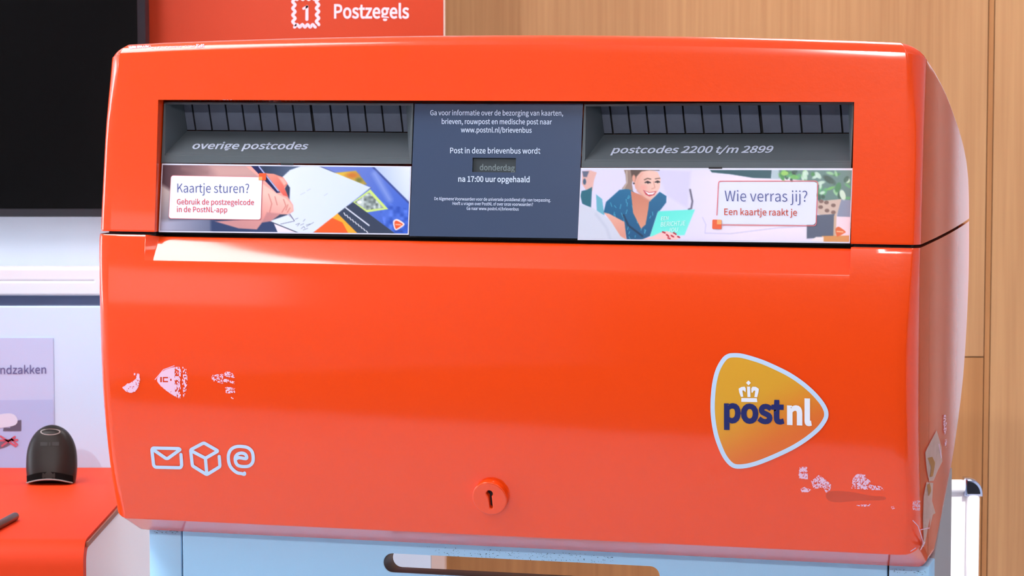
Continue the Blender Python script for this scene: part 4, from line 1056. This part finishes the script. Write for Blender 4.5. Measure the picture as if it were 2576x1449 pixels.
for i in range(17):
    x = -HWd * .9 + i * HWd * 1.8 / 16; z = .0006 + .0072 * (1 - (x / HWd) ** 2)
    rim.append((x, rf(x * .95, z) - .0016, z))
c = bpy.data.curves.new('rim', 'CURVE'); c.dimensions = '3D'; c.bevel_depth = .0009; s_ = c.splines.new('POLY'); s_.points.add(len(rim) - 1)
for p_, q_ in zip(s_.points, rim): p_.co = (*q_, 1)
to = bpy.data.objects.new('rim', c); COL.objects.link(to); dg = bpy.context.evaluated_depsgraph_get()
me = bpy.data.meshes.new_from_object(to.evaluated_get(dg), depsgraph=dg); bpy.data.objects.remove(to)
link_mesh('front_rim', me, READER_RIM, cr, 60)
class RdS:
    def hit(s, x, y, e=0): return Vector((x, rf(x, y) - e, y))
lay('oval_button', fill2d([[(.0135 * math.cos(t), .0690 + .0042 * math.sin(t)) for t in np.linspace(0, 2 * math.pi, 28)[:-1]], [(.0120 * math.cos(t), .0690 + .0032 * math.sin(t)) for t in np.linspace(0, 2 * math.pi, 28)[:-1]]]), RdS(), .0006, READER_RIM, cr)
lay('reader_marking', fill2d([[(-.0125, .0510), (-.0030, .0510), (-.0030, .0558), (-.0125, .0558)], [(-.0010, .0512), (.0012, .0512), (.0012, .0556), (-.0010, .0556)], [(.0035, .0512), (.0125, .0512), (.0125, .0560), (.0035, .0560)]]), RdS(), .0006, mat('marking_grey', srgb(24, 21, 20), .5), cr)

# pen
p1 = FloorZ(CH + .006).hit(40, 1296); p0 = FloorZ(CH + .006).hit(-60, 1350)
dv = (p1 - p0).normalized(); sd = dv.cross(Vector((0, 0, 1))).normalized(); upv = Vector((0, 0, 1))
pn = empty('pen', (p0.x, p0.y, CH)); tag(pn, 'dark brown pen lying at the left edge of the orange counter', 'pen')
ring = [(0, .0045), (.002, .0052), (.1, .0052), (.135, .0052), (.138, .0046), (.1395, .002)]
Lp = (p1 - p0).length; NR = 20; V = []; Fc = []
for s_, r_ in ring:
    for j in range(NR):
        t = 2 * math.pi * j / NR; V.append(p0 + dv * (s_ / .1395 * Lp) + (sd * math.cos(t) + upv * math.sin(t)) * r_ - Vector(pn.location) + Vector((0, 0, -.0008)))
for i in range(len(ring) - 1):
    for j in range(NR): Fc.append([i * NR + j, i * NR + (j + 1) % NR, (i + 1) * NR + (j + 1) % NR, (i + 1) * NR + j])
Fc.append(list(range(NR))); Fc.append([(len(ring) - 1) * NR + j for j in range(NR)])
poly_mesh('pen_body', V, Fc, PEN, pn, 40)
V2 = [];
for s_ in (.1385, .1412):
    for j in range(NR):
        t = 2 * math.pi * j / NR; V2.append(p0 + dv * (s_ / .1395 * Lp) + (sd * math.cos(t) + upv * math.sin(t)) * .0026 - Vector(pn.location) + Vector((0, 0, -.0008)))
poly_mesh('pen_tip', V2, [[j, (j + 1) % NR, NR + (j + 1) % NR, NR + j] for j in range(NR)] + [[NR + j for j in range(NR)]], READER_RIM, pn, 40)

# ================================================================ SCREEN, SIGN
YT = 4.095; wt = WallY(YT)
xr_ = wt.hit(369, 300).x; zb_ = wt.hit(200, 546).z
tv = empty('wall_screen', (xr_ - .6, YP - .01, zb_)); tg = tuple(tv.location); tag(tv, 'large black switched-off wall screen at the upper left', 'screen')
bm = bmesh.new(); bm_box(bm, xr_ - 1.22, xr_, YT, YP - .012, zb_, zb_ + .70, .003)
from_bm('screen_housing', bm, BEZEL, tv, 40, tg)
box_obj('screen_glass', (xr_ - 1.22 + .012, xr_ - .0125, YT - .0008, YT + .002, zb_ + .0125, zb_ + .688), SCREEN, tv, org=tg)

YSg = YP - .012; wsg = WallY(YSg)
xs0 = xr_ - .06; xs1 = wsg.hit(1115.5, 50).x
sg = empty('stamp_sign', ((xs0 + xs1) / 2, YP - .002, 1.20)); gg = tuple(sg.location); tag(sg, 'orange sign panel with white stamp symbol and the word Postzegels', 'sign')
box_obj('sign_panel', (xs0, xs1, YSg, YP - .0005, 1.20, 1.85), ORANGE_SIGN, sg, .001, org=gg)
box_obj('sign_edge', (xs1 + .0002, xs1 + .002, YSg, YP - .0005, 1.20, 1.85), BEIGE, sg, org=gg)
PINKW = mat('sign_white', srgb(255, 226, 236), .5)
text_on('lettering', 'Postzegels', wsg, .0006, PINKW, sg, (840.5, 45.5), (1029, 45.5), cap=34, bold=.026, org=gg)
TS = lambda x, y: (300 + x / 2.8622, y / 2.8622)
def wave(a, b, n, amp):
    a, b = Vector(a), Vector(b); t = (b - a); nn = Vector((-t.y, t.x)).normalized(); out = []
    for i in range(n * 8 + 1): out.append(tuple(a + t * i / (n * 8) + nn * amp * -math.cos(2 * math.pi * i / 8)))
    return out
stp = wave((1258, -12), (1258, 180), 4, 9)[::-1] + wave((1258, -12), (1428, -12), 4, 9) + wave((1428, -12), (1428, 178), 4, 9)
bot = wave((1412, 186), (1262, 186), 4, 9)
loops = stroke([TS(*p) for p in stp], 7.2) + stroke([TS(*p) for p in bot], 7.2)
lay('stamp_symbol', polys_me(loops), wsg, .0006, PINKW, sg, gg)
one = stroke([TS(1328, 62), TS(1352, 48)], 6.5) + stroke([TS(1352, 48), TS(1351, 140)], 7.5)
lay('stamp_numeral', polys_me(one), wsg, .0007, PINKW, sg, gg)

# ================================================================ FRAMED DISPLAY BOARD at right
YD = 3.7; wd = WallY(YD)
zt3 = wd.hit(2430, 1211).z; xr3 = wd.hit(2465, 1330).x; xl3 = xr3 - .36; bw = .0175
db = empty('display_board', ((xl3 + xr3) / 2, YD + .02, 0)); dg_ = tuple(db.location); tag(db, 'white aluminium framed display board standing behind the mailbox at right', 'display board')
def bar(name, x0, x1, z0, z1, m=ALU): return box_obj(name, (x0, x1, YD, YD + .022, z0, z1), m, db, .006, org=dg_, seg=4)
bar('frame_bar', xr3 - bw, xr3, .03, zt3 - .0165); bar('frame_bar', xl3, xl3 + bw, .03, zt3 - .0165)
bar('frame_bar', xl3 + bw, xr3 - bw, zt3 - .016, zt3); bar('frame_bar', xl3, xr3, .0, .03)
for sgn, xc in ((1, xr3 - bw), (-1, xl3 + bw)):
    lp = [(xc, zt3 - bw), (xc + sgn * bw, zt3 - bw)] + [(xc + sgn * bw * math.cos(t), zt3 - bw + bw * math.sin(t)) for t in np.linspace(0.1, math.pi / 2, 10)]
    me = fill2d([lp], .007, .004, 3)
    for q_ in me.vertices: q_.co = Vector((q_.co.x, YD + .011 - q_.co.z, q_.co.y)) - Vector(dg_)
    link_mesh('corner_cap', me, CHROME, db, 40)
box_obj('board_sheet', (xl3 + .012, xr3 - .012, YD + .008, YD + .014, .02, zt3 - .01), BOARDW, db, org=dg_)
